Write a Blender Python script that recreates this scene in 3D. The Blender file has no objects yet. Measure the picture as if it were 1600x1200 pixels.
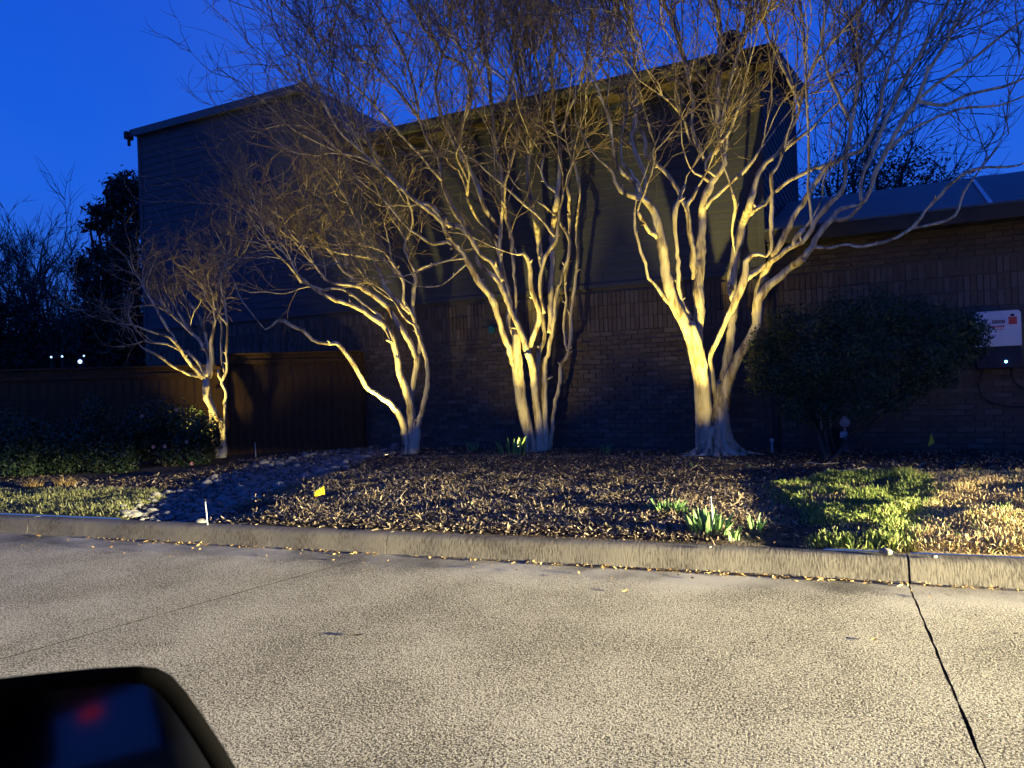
import bpy, bmesh, math, random
import numpy as np
from math import sin, cos, radians, pi, hypot, atan2
from mathutils import Vector, Matrix

random.seed(7)
rng = np.random.default_rng(11)
scene = bpy.context.scene
COL = scene.collection

# ------------------------------------------------------------------ camera
ROLL = radians(-2.0)
F = 1150.0            # focal length in photo pixels (1600 wide)
CAMZ = 1.3
cam = bpy.data.cameras.new('camera')
camo = bpy.data.objects.new('camera', cam)
COL.objects.link(camo)
cam.sensor_width = 36
cam.lens = F / 1600 * 36
cam.clip_start = 0.02
cam.clip_end = 2000
camo.matrix_world = Matrix.Translation((0, 0, CAMZ)) @ Matrix.Rotation(radians(90), 4, 'X') @ Matrix.Rotation(ROLL, 4, 'Z')
cam.dof.use_dof = True
cam.dof.focus_distance = 9.0
cam.dof.aperture_fstop = 7.5
scene.camera = camo
scene.view_settings.view_transform = 'Standard'
scene.view_settings.look = 'None'
scene.view_settings.exposure = 0
scene.view_settings.gamma = 1

# ------------------------------------------------------------------ dusk sky (the sun is well below the horizon)
world = bpy.data.worlds.new('World')
scene.world = world
world.use_nodes = True
wt = world.node_tree
wt.nodes.clear()
def wn(t, **k):
    n = wt.nodes.new(t)
    for a, v in k.items(): setattr(n, a, v)
    return n
wo = wn('ShaderNodeOutputWorld'); wb = wn('ShaderNodeBackground')
wtc = wn('ShaderNodeTexCoord'); wsep = wn('ShaderNodeSeparateXYZ'); wr = wn('ShaderNodeValToRGB')
wt.links.new(wtc.outputs['Generated'], wsep.inputs[0]); wt.links.new(wsep.outputs['Z'], wr.inputs[0])
e = wr.color_ramp.elements
e[0].position = 0.0; e[0].color = (0.055, 0.130, 0.40, 1)
e[1].position = 1.0; e[1].color = (0.010, 0.066, 0.50, 1)
x = e.new(0.10); x.color = (0.026, 0.125, 0.60, 1)
x = e.new(0.24); x.color = (0.010, 0.120, 0.76, 1)
x = e.new(0.45); x.color = (0.008, 0.090, 0.68, 1)
wnz = wn('ShaderNodeTexNoise'); wnz.inputs['Scale'].default_value = 2.2; wnz.inputs['Detail'].default_value = 4
wt.links.new(wtc.outputs['Generated'], wnz.inputs['Vector'])
wmr = wn('ShaderNodeMapRange'); wmr.inputs[1].default_value = .42; wmr.inputs[2].default_value = .75
wmr.inputs[3].default_value = 0; wmr.inputs[4].default_value = .35
wt.links.new(wnz.outputs[0], wmr.inputs[0])
wmx = wn('ShaderNodeMix', data_type='RGBA'); wmx.inputs['B'].default_value = (0.050, 0.130, 0.66, 1)
wt.links.new(wmr.outputs[0], wmx.inputs['Factor']); wt.links.new(wr.outputs[0], wmx.inputs['A'])
wt.links.new(wmx.outputs['Result'], wb.inputs['Color']); wb.inputs['Strength'].default_value = 1.0
wt.links.new(wb.outputs[0], wo.inputs[0])

# ------------------------------------------------------------------ lamps of the place (tree uplights, head lamps of the car behind)
HEAD_POWER = 72000
HEADS = [((13.615, -1.018, 0.84), 1.0), ((13.038, -2.553, 0.84), 1.0)]   # 15 m along the kerb, 1.2 and 2.84 m into the road
SPOTS = [  # x, y, z, aim, watts of the hot beam, its cone, watts of the spill, its cone
    ('T1', (-5.36, 12.24, .26), (-5.02, 12.60, 2.1), 600, 60, 120, 104),
    ('T2', (-2.04, 11.72, .26), (-2.26, 12.10, 2.3), 1200, 64, 80, 112),
    ('T3', (0.06, 11.27, .36), (0.14, 11.62, 2.6), 1350, 54, 70, 140),
    ('T4', (2.44, 9.66, .26), (2.66, 10.08, 2.6), 1800, 54, 80, 100),
]
def spot(name, loc, aim, power, size, blend, color, rad, flat=1.0, roll=0):
    l = bpy.data.lights.new(name, 'SPOT'); l.energy = power; l.spot_size = radians(size); l.spot_blend = blend
    l.color = color; l.shadow_soft_size = rad
    o = bpy.data.objects.new(name, l); COL.objects.link(o)
    d = Vector(aim) - Vector(loc)
    q = d.to_track_quat('-Z', 'Y').to_matrix().to_4x4()
    o.matrix_world = Matrix.Translation(loc) @ q @ Matrix.Rotation(radians(roll), 4, 'Z') @ Matrix.Diagonal((1, flat, 1, 1))
    return o
for (p, f) in HEADS:
    spot('head_lamp_light', p, (p[0] - 10.0, p[1] + 4.6, p[2] - .63), HEAD_POWER * f, 100, .95, (1.0, .87, .53), .05, .054, -6.4)
for (nm, p, a, w, cone, w2_, cone2) in SPOTS:
    spot('uplight_beam', p, a, w, cone, 1.0, (1.0, .78, .18), .03)
    spot('uplight_spill', p, (a[0], a[1]+.25, a[2]), w2_, cone2, 1.0, (1.0, .78, .18), .03)

# ------------------------------------------------------------------ helpers
def ray(px, py):
    x = (px - 800) / F; y = (600 - py) / F
    return (x * cos(ROLL) - y * sin(ROLL), 1.0, x * sin(ROLL) + y * cos(ROLL))
def G(px, py, z=.18):
    d = ray(px, py); t = (z - CAMZ) / d[2]
    return (d[0] * t, t, z)
def W(px, py, Y):
    d = ray(px, py)
    return Vector((d[0] * Y, Y, CAMZ + d[2] * Y))

def mesh_obj(name, verts, faces, material=None, parent=None, smooth=False, mats=None, midx=None):
    me = bpy.data.meshes.new(name)
    if isinstance(verts, np.ndarray) and isinstance(faces, np.ndarray):
        n = faces.shape[1]
        me.vertices.add(len(verts)); me.vertices.foreach_set('co', verts.astype(np.float32).ravel())
        me.loops.add(faces.size); me.loops.foreach_set('vertex_index', faces.astype(np.int32).ravel())
        me.polygons.add(len(faces))
        me.polygons.foreach_set('loop_start', np.arange(0, faces.size, n, dtype=np.int32))
        me.polygons.foreach_set('loop_total', np.full(len(faces), n, dtype=np.int32))
        me.update(calc_edges=True)
    else:
        me.from_pydata([tuple(v) for v in verts], [], [tuple(f) for f in faces]); me.update()
    if mats:
        for m in mats: me.materials.append(m)
        me.polygons.foreach_set('material_index', np.asarray(midx, dtype=np.int32))
    elif material: me.materials.append(material)
    if smooth: me.polygons.foreach_set('use_smooth', np.ones(len(me.polygons), dtype=bool))
    o = bpy.data.objects.new(name, me); COL.objects.link(o)
    if parent: o.parent = parent
    return o
def empty(name, loc=(0, 0, 0), rz=0):
    o = bpy.data.objects.new(name, None); COL.objects.link(o); o.location = loc; o.rotation_euler = (0, 0, rz)
    o.empty_display_size = .2
    return o
def tag(o, label=None, cat=None, group=None, kind=None):
    if label: o['label'] = label
    if cat: o['category'] = cat
    if group: o['group'] = group
    if kind: o['kind'] = kind
    return o
def inst(name, mesh, parent=None, loc=(0, 0, 0), rot=(0, 0, 0), scale=(1, 1, 1)):
    o = bpy.data.objects.new(name, mesh); COL.objects.link(o)
    o.location = loc; o.rotation_euler = rot; o.scale = scale
    if parent: o.parent = parent
    return o

class MB:
    """collects shapes into one mesh"""
    def __init__(s): s.v = []; s.f = []
    def add(s, v, f):
        b = len(s.v); s.v += [tuple(p) for p in v]; s.f += [tuple(i + b for i in q) for q in f]; return s
    def box(s, x0, x1, y0, y1, z0, z1):
        return s.add([(x0,y0,z0),(x1,y0,z0),(x1,y1,z0),(x0,y1,z0),(x0,y0,z1),(x1,y0,z1),(x1,y1,z1),(x0,y1,z1)],
                     [(0,3,2,1),(4,5,6,7),(0,1,5,4),(1,2,6,5),(2,3,7,6),(3,0,4,7)])
    def prism(s, prof, ax, a, b):
        """prof: ccw list of 2-d points in the plane normal to axis ax"""
        n = len(prof); v = []
        for c in (a, b):
            for (p, q) in prof:
                v.append((c, p, q) if ax == 'x' else (p, c, q) if ax == 'y' else (p, q, c))
        f = [tuple(range(n))[::-1], tuple(range(n, 2*n))]
        for i in range(n):
            j = (i + 1) % n; f.append((i, j, n + j, n + i))
        return s.add(v, f)
    def tube(s, pts, rad, sides=8, cap=True):
        pts = [Vector(p) for p in pts]; n = len(pts)
        if not hasattr(rad, '__len__'): rad = [rad] * n
        v = []; T0 = None; a = None
        for i in range(n):
            t = (pts[min(i+1, n-1)] - pts[max(i-1, 0)]).normalized()
            if a is None:
                a = t.orthogonal().normalized()
            else:
                a = (a - t * a.dot(t)).normalized()
            b = t.cross(a)
            for k in range(sides):
                th = 2*pi*k/sides
                v.append(pts[i] + (a*cos(th) + b*sin(th)) * rad[i])
        f = []
        for i in range(n-1):
            for k in range(sides):
                k2 = (k+1) % sides
                f.append((i*sides+k, i*sides+k2, (i+1)*sides+k2, (i+1)*sides+k))
        if cap:
            f.append(tuple(range(sides))[::-1]); f.append(tuple((n-1)*sides+k for k in range(sides)))
        return s.add(v, f)
    def lathe(s, prof, c=(0,0,0), sides=16, axis='z'):
        v = []; n = len(prof)
        for (r, h) in prof:
            for k in range(sides):
                th = 2*pi*k/sides; x, y = r*cos(th), r*sin(th)
                p = (x, y, h) if axis == 'z' else (h, x, y) if axis == 'x' else (x, h, y)
                v.append((p[0]+c[0], p[1]+c[1], p[2]+c[2]))
        f = []
        for i in range(n-1):
            for k in range(sides):
                k2 = (k+1) % sides
                f.append((i*sides+k, i*sides+k2, (i+1)*sides+k2, (i+1)*sides+k))
        f.append(tuple(range(sides))[::-1]); f.append(tuple((n-1)*sides+k for k in range(sides)))
        return s.add(v, f)
    def build(s, name, m, parent=None, smooth=False, bevel=0):
        o = mesh_obj(name, s.v, s.f, m, parent, smooth)
        if bevel:
            md = o.modifiers.new('bevel', 'BEVEL'); md.width = bevel; md.segments = 2; md.limit_method = 'ANGLE'
        return o

# ------------------------------------------------------------------ materials
def pmat(name, c1, c2=None, scale=5, rough=.8, bump=0, bscale=40, stretch=(1,1,1), detail=5, spec=.3, island=0, metal=0, contrast=(.35,.65), c3=None, bdist=.01, coat=0):
    m = bpy.data.materials.new(name); m.use_nodes = True
    nt = m.node_tree; bs = nt.nodes['Principled BSDF']
    bs.inputs['Roughness'].default_value = rough; bs.inputs['Specular IOR Level'].default_value = spec
    bs.inputs['Metallic'].default_value = metal
    if coat: bs.inputs['Coat Weight'].default_value = coat
    tc = nt.nodes.new('ShaderNodeTexCoord'); mp = nt.nodes.new('ShaderNodeMapping'); mp.inputs['Scale'].default_value = stretch
    nt.links.new(tc.outputs['Object'], mp.inputs[0])
    out = None
    if c2 is None:
        bs.inputs['Base Color'].default_value = (*c1, 1)
    else:
        nz = nt.nodes.new('ShaderNodeTexNoise'); nz.inputs['Scale'].default_value = scale; nz.inputs['Detail'].default_value = detail; nz.inputs['Roughness'].default_value = .6
        nt.links.new(mp.outputs[0], nz.inputs['Vector'])
        fac = nz.outputs[0]
        if island:
            gi = nt.nodes.new('ShaderNodeNewGeometry')
            mi = nt.nodes.new('ShaderNodeMix'); mi.inputs[0].default_value = island
            nt.links.new(fac, mi.inputs[2]); nt.links.new(gi.outputs['Random Per Island'], mi.inputs[3]); fac = mi.outputs[0]
        r = nt.nodes.new('ShaderNodeValToRGB'); r.color_ramp.elements[0].position = contrast[0] if not island else contrast[0]*(1-island)
        r.color_ramp.elements[1].position = contrast[1] if not island else contrast[1]*(1-island)+island
        r.color_ramp.elements[0].color = (*c1, 1); r.color_ramp.elements[1].color = (*c2, 1)
        if c3: q = r.color_ramp.elements.new(.5); q.color = (*c3, 1)
        nt.links.new(fac, r.inputs[0]); nt.links.new(r.outputs[0], bs.inputs['Base Color'])
    if bump:
        nb = nt.nodes.new('ShaderNodeTexNoise'); nb.inputs['Scale'].default_value = bscale; nb.inputs['Detail'].default_value = 4
        nt.links.new(mp.outputs[0], nb.inputs['Vector'])
        bp = nt.nodes.new('ShaderNodeBump'); bp.inputs['Strength'].default_value = bump; bp.inputs['Distance'].default_value = bdist
        nt.links.new(nb.outputs[0], bp.inputs['Height']); nt.links.new(bp.outputs[0], bs.inputs['Normal'])
    return m
def emat(name, c, s):
    m = bpy.data.materials.new(name); m.use_nodes = True
    b = m.node_tree.nodes['Principled BSDF']; b.inputs['Base Color'].default_value = (*c, 1)
    b.inputs['Emission Color'].default_value = (*c, 1); b.inputs['Emission Strength'].default_value = s
    return m

M_soil = pmat('soil', (.030,.022,.016), (.075,.055,.042), 9, .95, 1, 60, bdist=.02)
M_turf = pmat('turf_soil', (.035,.045,.018), (.08,.08,.035), 14, .95, 1, 70, bdist=.02)
M_straw_soil = pmat('straw_soil', (.13,.10,.05), (.26,.20,.10), 14, .95, 1, 70, bdist=.02)
M_brick = pmat('brick', (.078,.056,.045), (.135,.102,.082), 14, .9, .6, 60, island=.5, c3=(.104,.077,.062))
M_brick_tan = pmat('brick_pale', (.10,.078,.064), (.16,.13,.11), 14, .9, .6, 60, island=.5)
M_mortar = pmat('mortar', (.085,.07,.06), (.11,.095,.082), 20, .95, .5, 90)
M_siding = pmat('siding', (.056,.060,.074), (.073,.078,.093), 3, .8, .2, 60, stretch=(1,8,14))
M_trim = pmat('trim_paint', (.035,.027,.022), (.055,.042,.034), 6, .6, .2, 50)
M_gutter = pmat('gutter_metal', (.06,.068,.078), (.09,.10,.11), 6, .45, 0, metal=.4)
M_shingle = pmat('roof_shingle', (.09,.09,.095), (.15,.15,.155), 22, .6, .5, 60, stretch=(1,3,1), spec=.5)
M_darktrim = pmat('dark_trim', (.03,.028,.026), (.045,.04,.036), 5, .7)
M_fence = pmat('stained_cedar', (.036,.019,.009), (.080,.041,.017), 5, .8, .5, 30, stretch=(9,9,.7), island=.0)
M_bark = pmat('crape_bark', (.15,.105,.072), (.58,.51,.38), 11, .8, 1, 30, stretch=(1,1,.16), c3=(.46,.39,.28), bdist=.016, detail=8, contrast=(.36,.60))
M_twig = pmat('twig_bark', (.15,.115,.085), (.27,.215,.165), 6, .9)
M_dark_bark = pmat('dark_bark', (.05,.04,.032), (.09,.07,.055), 6, .9, .5, 20)
M_leaf_dark = pmat('evergreen_leaf', (.016,.034,.014), (.040,.072,.026), 3, .55, island=.6, spec=.4)
M_leaf_bush = pmat('camellia_leaf', (.014,.028,.012), (.036,.062,.024), 3, .5, island=.6, spec=.4)
M_pine = pmat('far_evergreen', (.012,.025,.018), (.03,.05,.03), 3, .8, island=.6)
M_flower = pmat('pink_petals', (.55,.22,.17), (.65,.32,.25), 8, .7)
M_daff = pmat('daffodil_leaf', (.09,.20,.06), (.20,.34,.10), 6, .5, island=.5, spec=.4)
M_grass = pmat('green_grass', (.11,.17,.03), (.34,.38,.10), 2, .7, island=.7, c3=(.2,.26,.055))
M_straw = pmat('straw_grass', (.34,.24,.10), (.68,.53,.27), 2, .75, island=.7)
M_lawn_l = pmat('left_lawn_grass', (.10,.12,.035), (.34,.33,.15), 2, .75, island=.7)
M_mulch = pmat('mulch_chip', (.055,.040,.024), (.40,.32,.205), 3, .85, island=.85, c3=(.22,.165,.10))
M_stone = pmat('river_stone', (.060,.058,.055), (.23,.22,.20), 6, .85, .5, 30, island=.75)
M_leaflit = pmat('dry_leaf', (.16,.09,.035), (.45,.33,.13), 3, .8, island=.9)
M_stick = pmat('dead_stick', (.25,.20,.15), (.40,.34,.27), 8, .9)
M_flag = pmat('flag_plastic', (.86,.60,.02), (.90,.66,.04), 4, .5)
M_wire = pmat('flag_wire', (.25,.25,.25), rough=.4, metal=.8)
M_stakew = pmat('pale_stake', (.50,.50,.48), (.62,.62,.60), 9, .6)
M_blackp = pmat('black_plastic', (.014,.014,.015), rough=.7, spec=.15)
M_white = pmat('white_cover', (.60,.60,.64), (.66,.66,.70), 4, .5)
M_redprint = pmat('red_print', (.62,.07,.06), (.70,.10,.08), 30, .6)
M_greyprint = pmat('grey_print', (.16,.10,.11), (.22,.14,.14), 30, .6)
M_shell = pmat('mirror_shell', (.003,.003,.0035), rough=.8, spec=.05)
M_navy = pmat('navy_cover', (.012,.014,.030), rough=.4)
M_metal = pmat('galvanised', (.42,.43,.44), (.55,.55,.56), 12, .4, metal=.5)
M_cable = pmat('cable', (.02,.02,.02), rough=.6)
M_paint = pmat('dark_car_paint', (.010,.011,.014), rough=.6, coat=0.15, spec=.25)
M_glass = pmat('tinted_glass', (.006,.008,.012), rough=.04, spec=.9)
M_pane = pmat('tinted_pane', (.30,.36,.42), rough=.02)
M_pane.node_tree.nodes['Principled BSDF'].inputs['Transmission Weight'].default_value = 1.0
M_pane.node_tree.nodes['Principled BSDF'].inputs['IOR'].default_value = 1.05
M_tyre = pmat('tyre', (.012,.012,.012), (.02,.02,.02), 30, .9)
M_rim = pmat('alloy', (.35,.35,.36), rough=.3, metal=.9)
M_mirror = pmat('mirror_glass', (.13,.14,.17), rough=.07, metal=1.0)
M_headlens = emat('head_lamp_lens', (1, .92, .75), 30)
M_tail = emat('tail_lamp_lens', (.6, .02, .03), 1.2)
M_led = emat('blue_led', (.12, .42, 1.0), 26)
M_coolwin = emat('cool_light', (.35, .55, 1.0), 3.2)
M_render = pmat('neighbour_wall', (.05,.05,.055), (.07,.07,.075), 3, .9)
M_spotbody = pmat('bronze_metal', (.03,.025,.02), rough=.5, metal=.6)
M_spotlens = emat('uplight_lens', (1, .82, .4), 6)
M_teal = pmat('teal_cap', (.02,.16,.17), rough=.5)

def concrete(name, c1, c2, coarse, streak=False, blot=1.1):
    """exposed aggregate / brushed concrete; object coordinates are the kerb frame (x along the kerb, y into the road)"""
    m = bpy.data.materials.new(name); m.use_nodes = True
    nt = m.node_tree; bs = nt.nodes['Principled BSDF']; N = nt.nodes.new; L = nt.links.new
    bs.inputs['Roughness'].default_value = .85; bs.inputs['Specular IOR Level'].default_value = .2
    tc = N('ShaderNodeTexCoord')
    def noise(scale, detail=3, vec=None, rough=.55):
        n = N('ShaderNodeTexNoise'); n.inputs['Scale'].default_value = scale; n.inputs['Detail'].default_value = detail; n.inputs['Roughness'].default_value = rough
        L(vec or tc.outputs['Object'], n.inputs['Vector']); return n.outputs[0]
    def mrange(v, a, b, c, d):
        n = N('ShaderNodeMapRange'); L(v, n.inputs[0])
        for i, q in enumerate((a, b, c, d)): n.inputs[i+1].default_value = q
        return n.outputs[0]
    def math(op, a, b):
        n = N('ShaderNodeMath'); n.operation = op
        for i, q in enumerate((a, b)):
            if isinstance(q, (int, float)): n.inputs[i].default_value = q
            else: L(q, n.inputs[i])
        return n.outputs[0]
    big = noise(blot, 5)
    if streak:
        mp = N('ShaderNodeMapping'); mp.inputs['Scale'].default_value = (1, .10, .22); L(tc.outputs['Object'], mp.inputs[0])
        fine = noise(95, 4, mp.outputs[0]); fine2 = noise(9, 6)
        hgt = math('ADD', math('MULTIPLY', fine, 1.0), math('MULTIPLY', fine2, 1.4))
        colf = math('ADD', math('MULTIPLY', fine, .6), math('MULTIPLY', big, .5))
    else:
        mid = noise(104, 3); fine = noise(230, 2)
        mp = N('ShaderNodeMapping'); L(tc.outputs['Object'], mp.inputs[0])
        sep = N('ShaderNodeSeparateXYZ'); L(tc.outputs['Object'], sep.inputs[0])
        # the gutter strip next to the kerb is trowelled smoother
        yj = math('ADD', sep.outputs['Y'], math('MULTIPLY', noise(1.5, 4), .28))
        amt = mrange(yj, .38, .85, .13, 1.0)
        mott = mrange(noise(.8, 4), .35, .7, .6, 1.15)
        hgt = math('MULTIPLY', math('ADD', math('MULTIPLY', mid, 1.0), math('MULTIPLY', fine, .45)), amt)
        vo = N('ShaderNodeTexVoronoi'); vo.inputs['Scale'].default_value = 92; L(tc.outputs['Object'], vo.inputs['Vector'])
        vs = N('ShaderNodeSeparateColor'); L(vo.outputs['Color'], vs.inputs[0])
        vo2 = N('ShaderNodeTexVoronoi'); vo2.inputs['Scale'].default_value = 170; L(tc.outputs['Object'], vo2.inputs['Vector'])
        vs2 = N('ShaderNodeSeparateColor'); L(vo2.outputs['Color'], vs2.inputs[0])
        grain = math('MULTIPLY', math('ADD', math('MULTIPLY', math('SUBTRACT', vs.outputs[0], .5), .42), math('MULTIPLY', math('SUBTRACT', vs2.outputs[0], .5), .26)), amt)
        stain = mrange(noise(2.7, 6), .60, .74, 0, -.10)
        big = math('ADD', math('ADD', big, grain), stain)
        colf = math('ADD', math('ADD', math('MULTIPLY', math('SUBTRACT', mid, .5), math('MULTIPLY', amt, 1.7)), math('MULTIPLY', math('SUBTRACT', fine, .5), math('MULTIPLY', amt, .9))), math('ADD', math('MULTIPLY', big, .45), .275))
    r = N('ShaderNodeValToRGB'); r.color_ramp.elements[0].position = .425; r.color_ramp.elements[1].position = .575
    r.color_ramp.elements[0].color = (*c1, 1); r.color_ramp.elements[1].color = (*c2, 1)
    L(colf, r.inputs[0]); L(r.outputs[0], bs.inputs['Base Color'])
    bp = N('ShaderNodeBump'); bp.inputs['Strength'].default_value = 1; bp.inputs['Distance'].default_value = coarse
    L(hgt, bp.inputs['Height']); L(bp.outputs[0], bs.inputs['Normal'])
    return m
M_road = concrete('aggregate_concrete', (.075,.069,.050), (.50,.465,.36), .0085)
M_kerb = concrete('kerb_concrete', (.070,.062,.050), (.165,.15,.122), .0018, True, 2.2)

# ------------------------------------------------------------------ kerb frame
KO = Vector((0, 5.385, 0)); KA = atan2(-.352, .936)
KU = (cos(KA), sin(KA)); KN = (KU[1], -KU[0])   # KN points into the road
def kxy(s, t): return (KO.x + KU[0]*s + KN[0]*t, KO.y + KU[1]*s + KN[1]*t)
def kst(x, y):
    dx, dy = x - KO.x, y - KO.y
    return dx*KU[0] + dy*KU[1], dx*KN[0] + dy*KN[1]

def inpoly(px, py, poly):
    c = np.zeros(len(px), bool); n = len(poly)
    for i in range(n):
        x0, y0 = poly[i][:2]; x1, y1 = poly[i-1][:2]
        k = ((y0 > py) != (y1 > py)) & (px < (x1-x0)*(py-y0)/((y1-y0) or 1e-9) + x0)
        c ^= k
    return c
def polydist(px, py, poly):
    d = np.full(len(px), 1e9); n = len(poly)
    for i in range(n):
        x0, y0 = poly[i][:2]; x1, y1 = poly[i-1][:2]
        vx, vy = x1-x0, y1-y0; t = np.clip(((px-x0)*vx + (py-y0)*vy)/(vx*vx+vy*vy+1e-12), 0, 1)
        d = np.minimum(d, np.hypot(px-x0-t*vx, py-y0-t*vy))
    return np.where(inpoly(px, py, poly), d, -d)
def P2(pts): return [G(*p)[:2] for p in pts]
def kline(px0, px1, t=-.15):
    """two points on the back edge of the kerb under photo columns px0, px1"""
    return [kxy(kst(*G(px0, 812 + px0*.045, .16)[:2])[0], t), kxy(kst(*G(px1, 812 + px1*.045, .16)[:2])[0], t)]
SWALE = P2([(335,826),(352,795),(430,766),(500,742),(560,722),(622,710)]) + [(-2.2,13.6),(-2.9,13.6)] + P2([(545,704),(480,712),(372,732),(262,768),(180,822)])
MULCH = P2([(335,826),(352,795),(430,766),(500,742),(560,724),(622,716),(760,716),(1000,716),(1180,722),(1225,750),(1222,790),(1258,872)])
LAWN_L = [kxy(-12, -.13)] + P2([(-200,772),(0,768),(150,764),(245,766),(252,778),(205,800),(168,822)])
LAWN_G = P2([(1205,762),(1300,748),(1440,742),(1450,775),(1420,815),(1400,885),(1258,875),(1290,830),(1268,792),(1220,780)])
LAWN_S = P2([(1440,748),(1500,740),(1700,752),(1900,765),(2100,930),(1404,887),(1420,815),(1450,778)])
def sm(x): x = np.clip(x, 0, 1); return x*x*(3-2*x)
_ph = rng.uniform(0, 6.28, (24, 2)); _fr = rng.normal(0, 1, (24, 2))
def fnoise(x, y, f):
    z = 0
    for i in range(24):
        z = z + np.sin(f*(_fr[i,0]*x + _fr[i,1]*y) + _ph[i,0])
    return z / 24**.5
def gz(x, y):
    x = np.atleast_1d(np.asarray(x, float)); y = np.atleast_1d(np.asarray(y, float))
    s, t = kst(x, y); t = -t
    z = .150 + .05*sm((t-.2)/6) + .008*fnoise(x, y, 2.0)*sm((t-.15)/.4) + .010*fnoise(x, y, 6.0)*sm((t-.15)/.5)
    z = z - .035*sm(polydist(x, y, SWALE)/.6 + .1)
    z = z + .05*sm(polydist(x, y, MULCH)/.6)
    z = z + .045*sm(polydist(x, y, LAWN_L)/.10+.5)
    dg = np.maximum(polydist(x, y, LAWN_G), polydist(x, y, LAWN_S))
    z = z + .040*sm(dg/.15+.5)
    z = z - .03*sm(1-(t-.13)/.12)
    return z
def gz1(x, y): return float(gz(x, y)[0])

# ground sheet in the kerb frame
ss = np.concatenate([[-400,-150,-60,-30,-18], np.arange(-14, -6, .2), np.arange(-6, 6, .055), np.arange(6, 12, .2), [14,18,30,60,150,400]])
tt = np.concatenate([np.arange(.14, 4.0, .055), np.arange(4.0, 12, .12), [13,15,18,25,40,80,160,400]])
S_, T_ = np.meshgrid(ss, tt)
gx = KO.x + KU[0]*S_ - KN[0]*T_; gy = KO.y + KU[1]*S_ - KN[1]*T_
gzv = gz(gx.ravel(), gy.ravel())
nv = np.stack([gx.ravel(), gy.ravel(), gzv], 1)
nc, nr_ = len(ss), len(tt)
ii = (np.arange(nr_-1)[:, None]*nc + np.arange(nc-1)[None, :]).ravel()
gf = np.stack([ii, ii+1, ii+nc+1, ii+nc], 1)
cx = nv[gf].mean(1)
mi = np.zeros(len(gf), int)
mi[inpoly(cx[:,0], cx[:,1], LAWN_L)] = 1; mi[inpoly(cx[:,0], cx[:,1], LAWN_G)] = 1
mi[inpoly(cx[:,0], cx[:,1], LAWN_S)] = 2
g = mesh_obj('ground', nv, gf, smooth=True, mats=[M_soil, M_turf, M_straw_soil], midx=mi); g['kind'] = 'structure'
# the far side of the street, behind the camera
g2 = MB().box(-400, 400, 9.6, 400, -.3, .15).build('verge', M_turf); g2.location = (KO.x, KO.y, 0); g2.rotation_euler = (0, 0, KA); g2.scale = (1, -1, 1); g2['kind'] = 'structure'

# ------------------------------------------------------------------ road: slabs with open joints over a dark bed
road = empty('road', (KO.x, KO.y, 0), KA); tag(road, 'pale speckled concrete street with open joints between its slabs', kind='structure')
MB().box(-400, 400, -9.4, .1, -.30, -.055).build('road_bed', M_darktrim, road)
def slab_edge(k):
    # (s at t=0, s at t=3) of each joint; local y = -t
    tbl = {0: (-1.17, -2.03), 1: (2.535, 2.425)}
    if k in tbl: return tbl[k]
    return (-1.17 + (k)*3.9, -1.4 + (k)*3.9) if k < 0 else (2.535 + (k-1)*4.2, 2.45 + (k-1)*4.2)
def jag(a, b, n, amp, seed):
    r = random.Random(seed)
    return [(a[0] + (b[0]-a[0])*i/n + (r.uniform(-amp, amp) if 0 < i < n else 0), a[1] + (b[1]-a[1])*i/n) for i in range(n+1)]
ROWS = [(0.0, 4.6), (4.6, 9.3)]
for k in range(-8, 9):
    for r_, (t0, t1) in enumerate(ROWS):
        e0, e1 = slab_edge(k), slab_edge(k+1)
        f = lambda e_, t: e_[0] + (e_[1]-e_[0])*t/3
        gap = .0052 if k+1 == 1 else .0055
        gapl = .0052 if k == 1 else .0055
        n = 60 if abs(k) < 3 and r_ == 0 else 2
        t0g, t1g = t0 + .003, t1 - .003
        lft = jag((f(e0, t0g)+gapl, -t0g), (f(e0, t1g)+gapl, -t1g), n, .0035 if k == 1 else .001, k*10+r_)
        rgt = jag((f(e1, t0g)-gap, -t0g), (f(e1, t1g)-gap, -t1g), n, .0035 if k+1 == 1 else .001, k*10+r_+500)
        m = MB(); v = []
        ns = len(lft)
        for z in (-.05, 0.0):
            for (a, b) in lft + rgt[::-1]: v.append((a, b, z))
        c = 2*ns
        fs = [tuple(range(c, 2*c)), tuple(range(c))[::-1]] + [(i, (i+1) % c, c+(i+1) % c, c+i) for i in range(c)]
        # orient: lft runs away from kerb -> flip
        m.add(v, [q[::-1] for q in fs])
        sl = m.build('slab', None, road)
        sl.data.materials.append(M_road); sl.data.materials.append(M_darktrim)
        bm = bmesh.new(); bm.from_mesh(sl.data); bmesh.ops.recalc_face_normals(bm, faces=bm.faces)
        for q in bm.faces: q.material_index = 0 if q.normal.z > .5 else 1
        bm.to_mesh(sl.data); bm.free()
# road material coordinates: y local is negative into the road -> mirror
for m_ in (M_road,):
    for n_ in m_.node_tree.nodes:
        if n_.type == 'SEPXYZ':
            lk = n_.outputs['Y'].links[0]; to = lk.to_socket
            mm = m_.node_tree.nodes.new('ShaderNodeMath'); mm.operation = 'MULTIPLY'; mm.inputs[1].default_value = -1
            m_.node_tree.links.new(n_.outputs['Y'], mm.inputs[0]); m_.node_tree.links.new(mm.outputs[0], to)
            break

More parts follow.
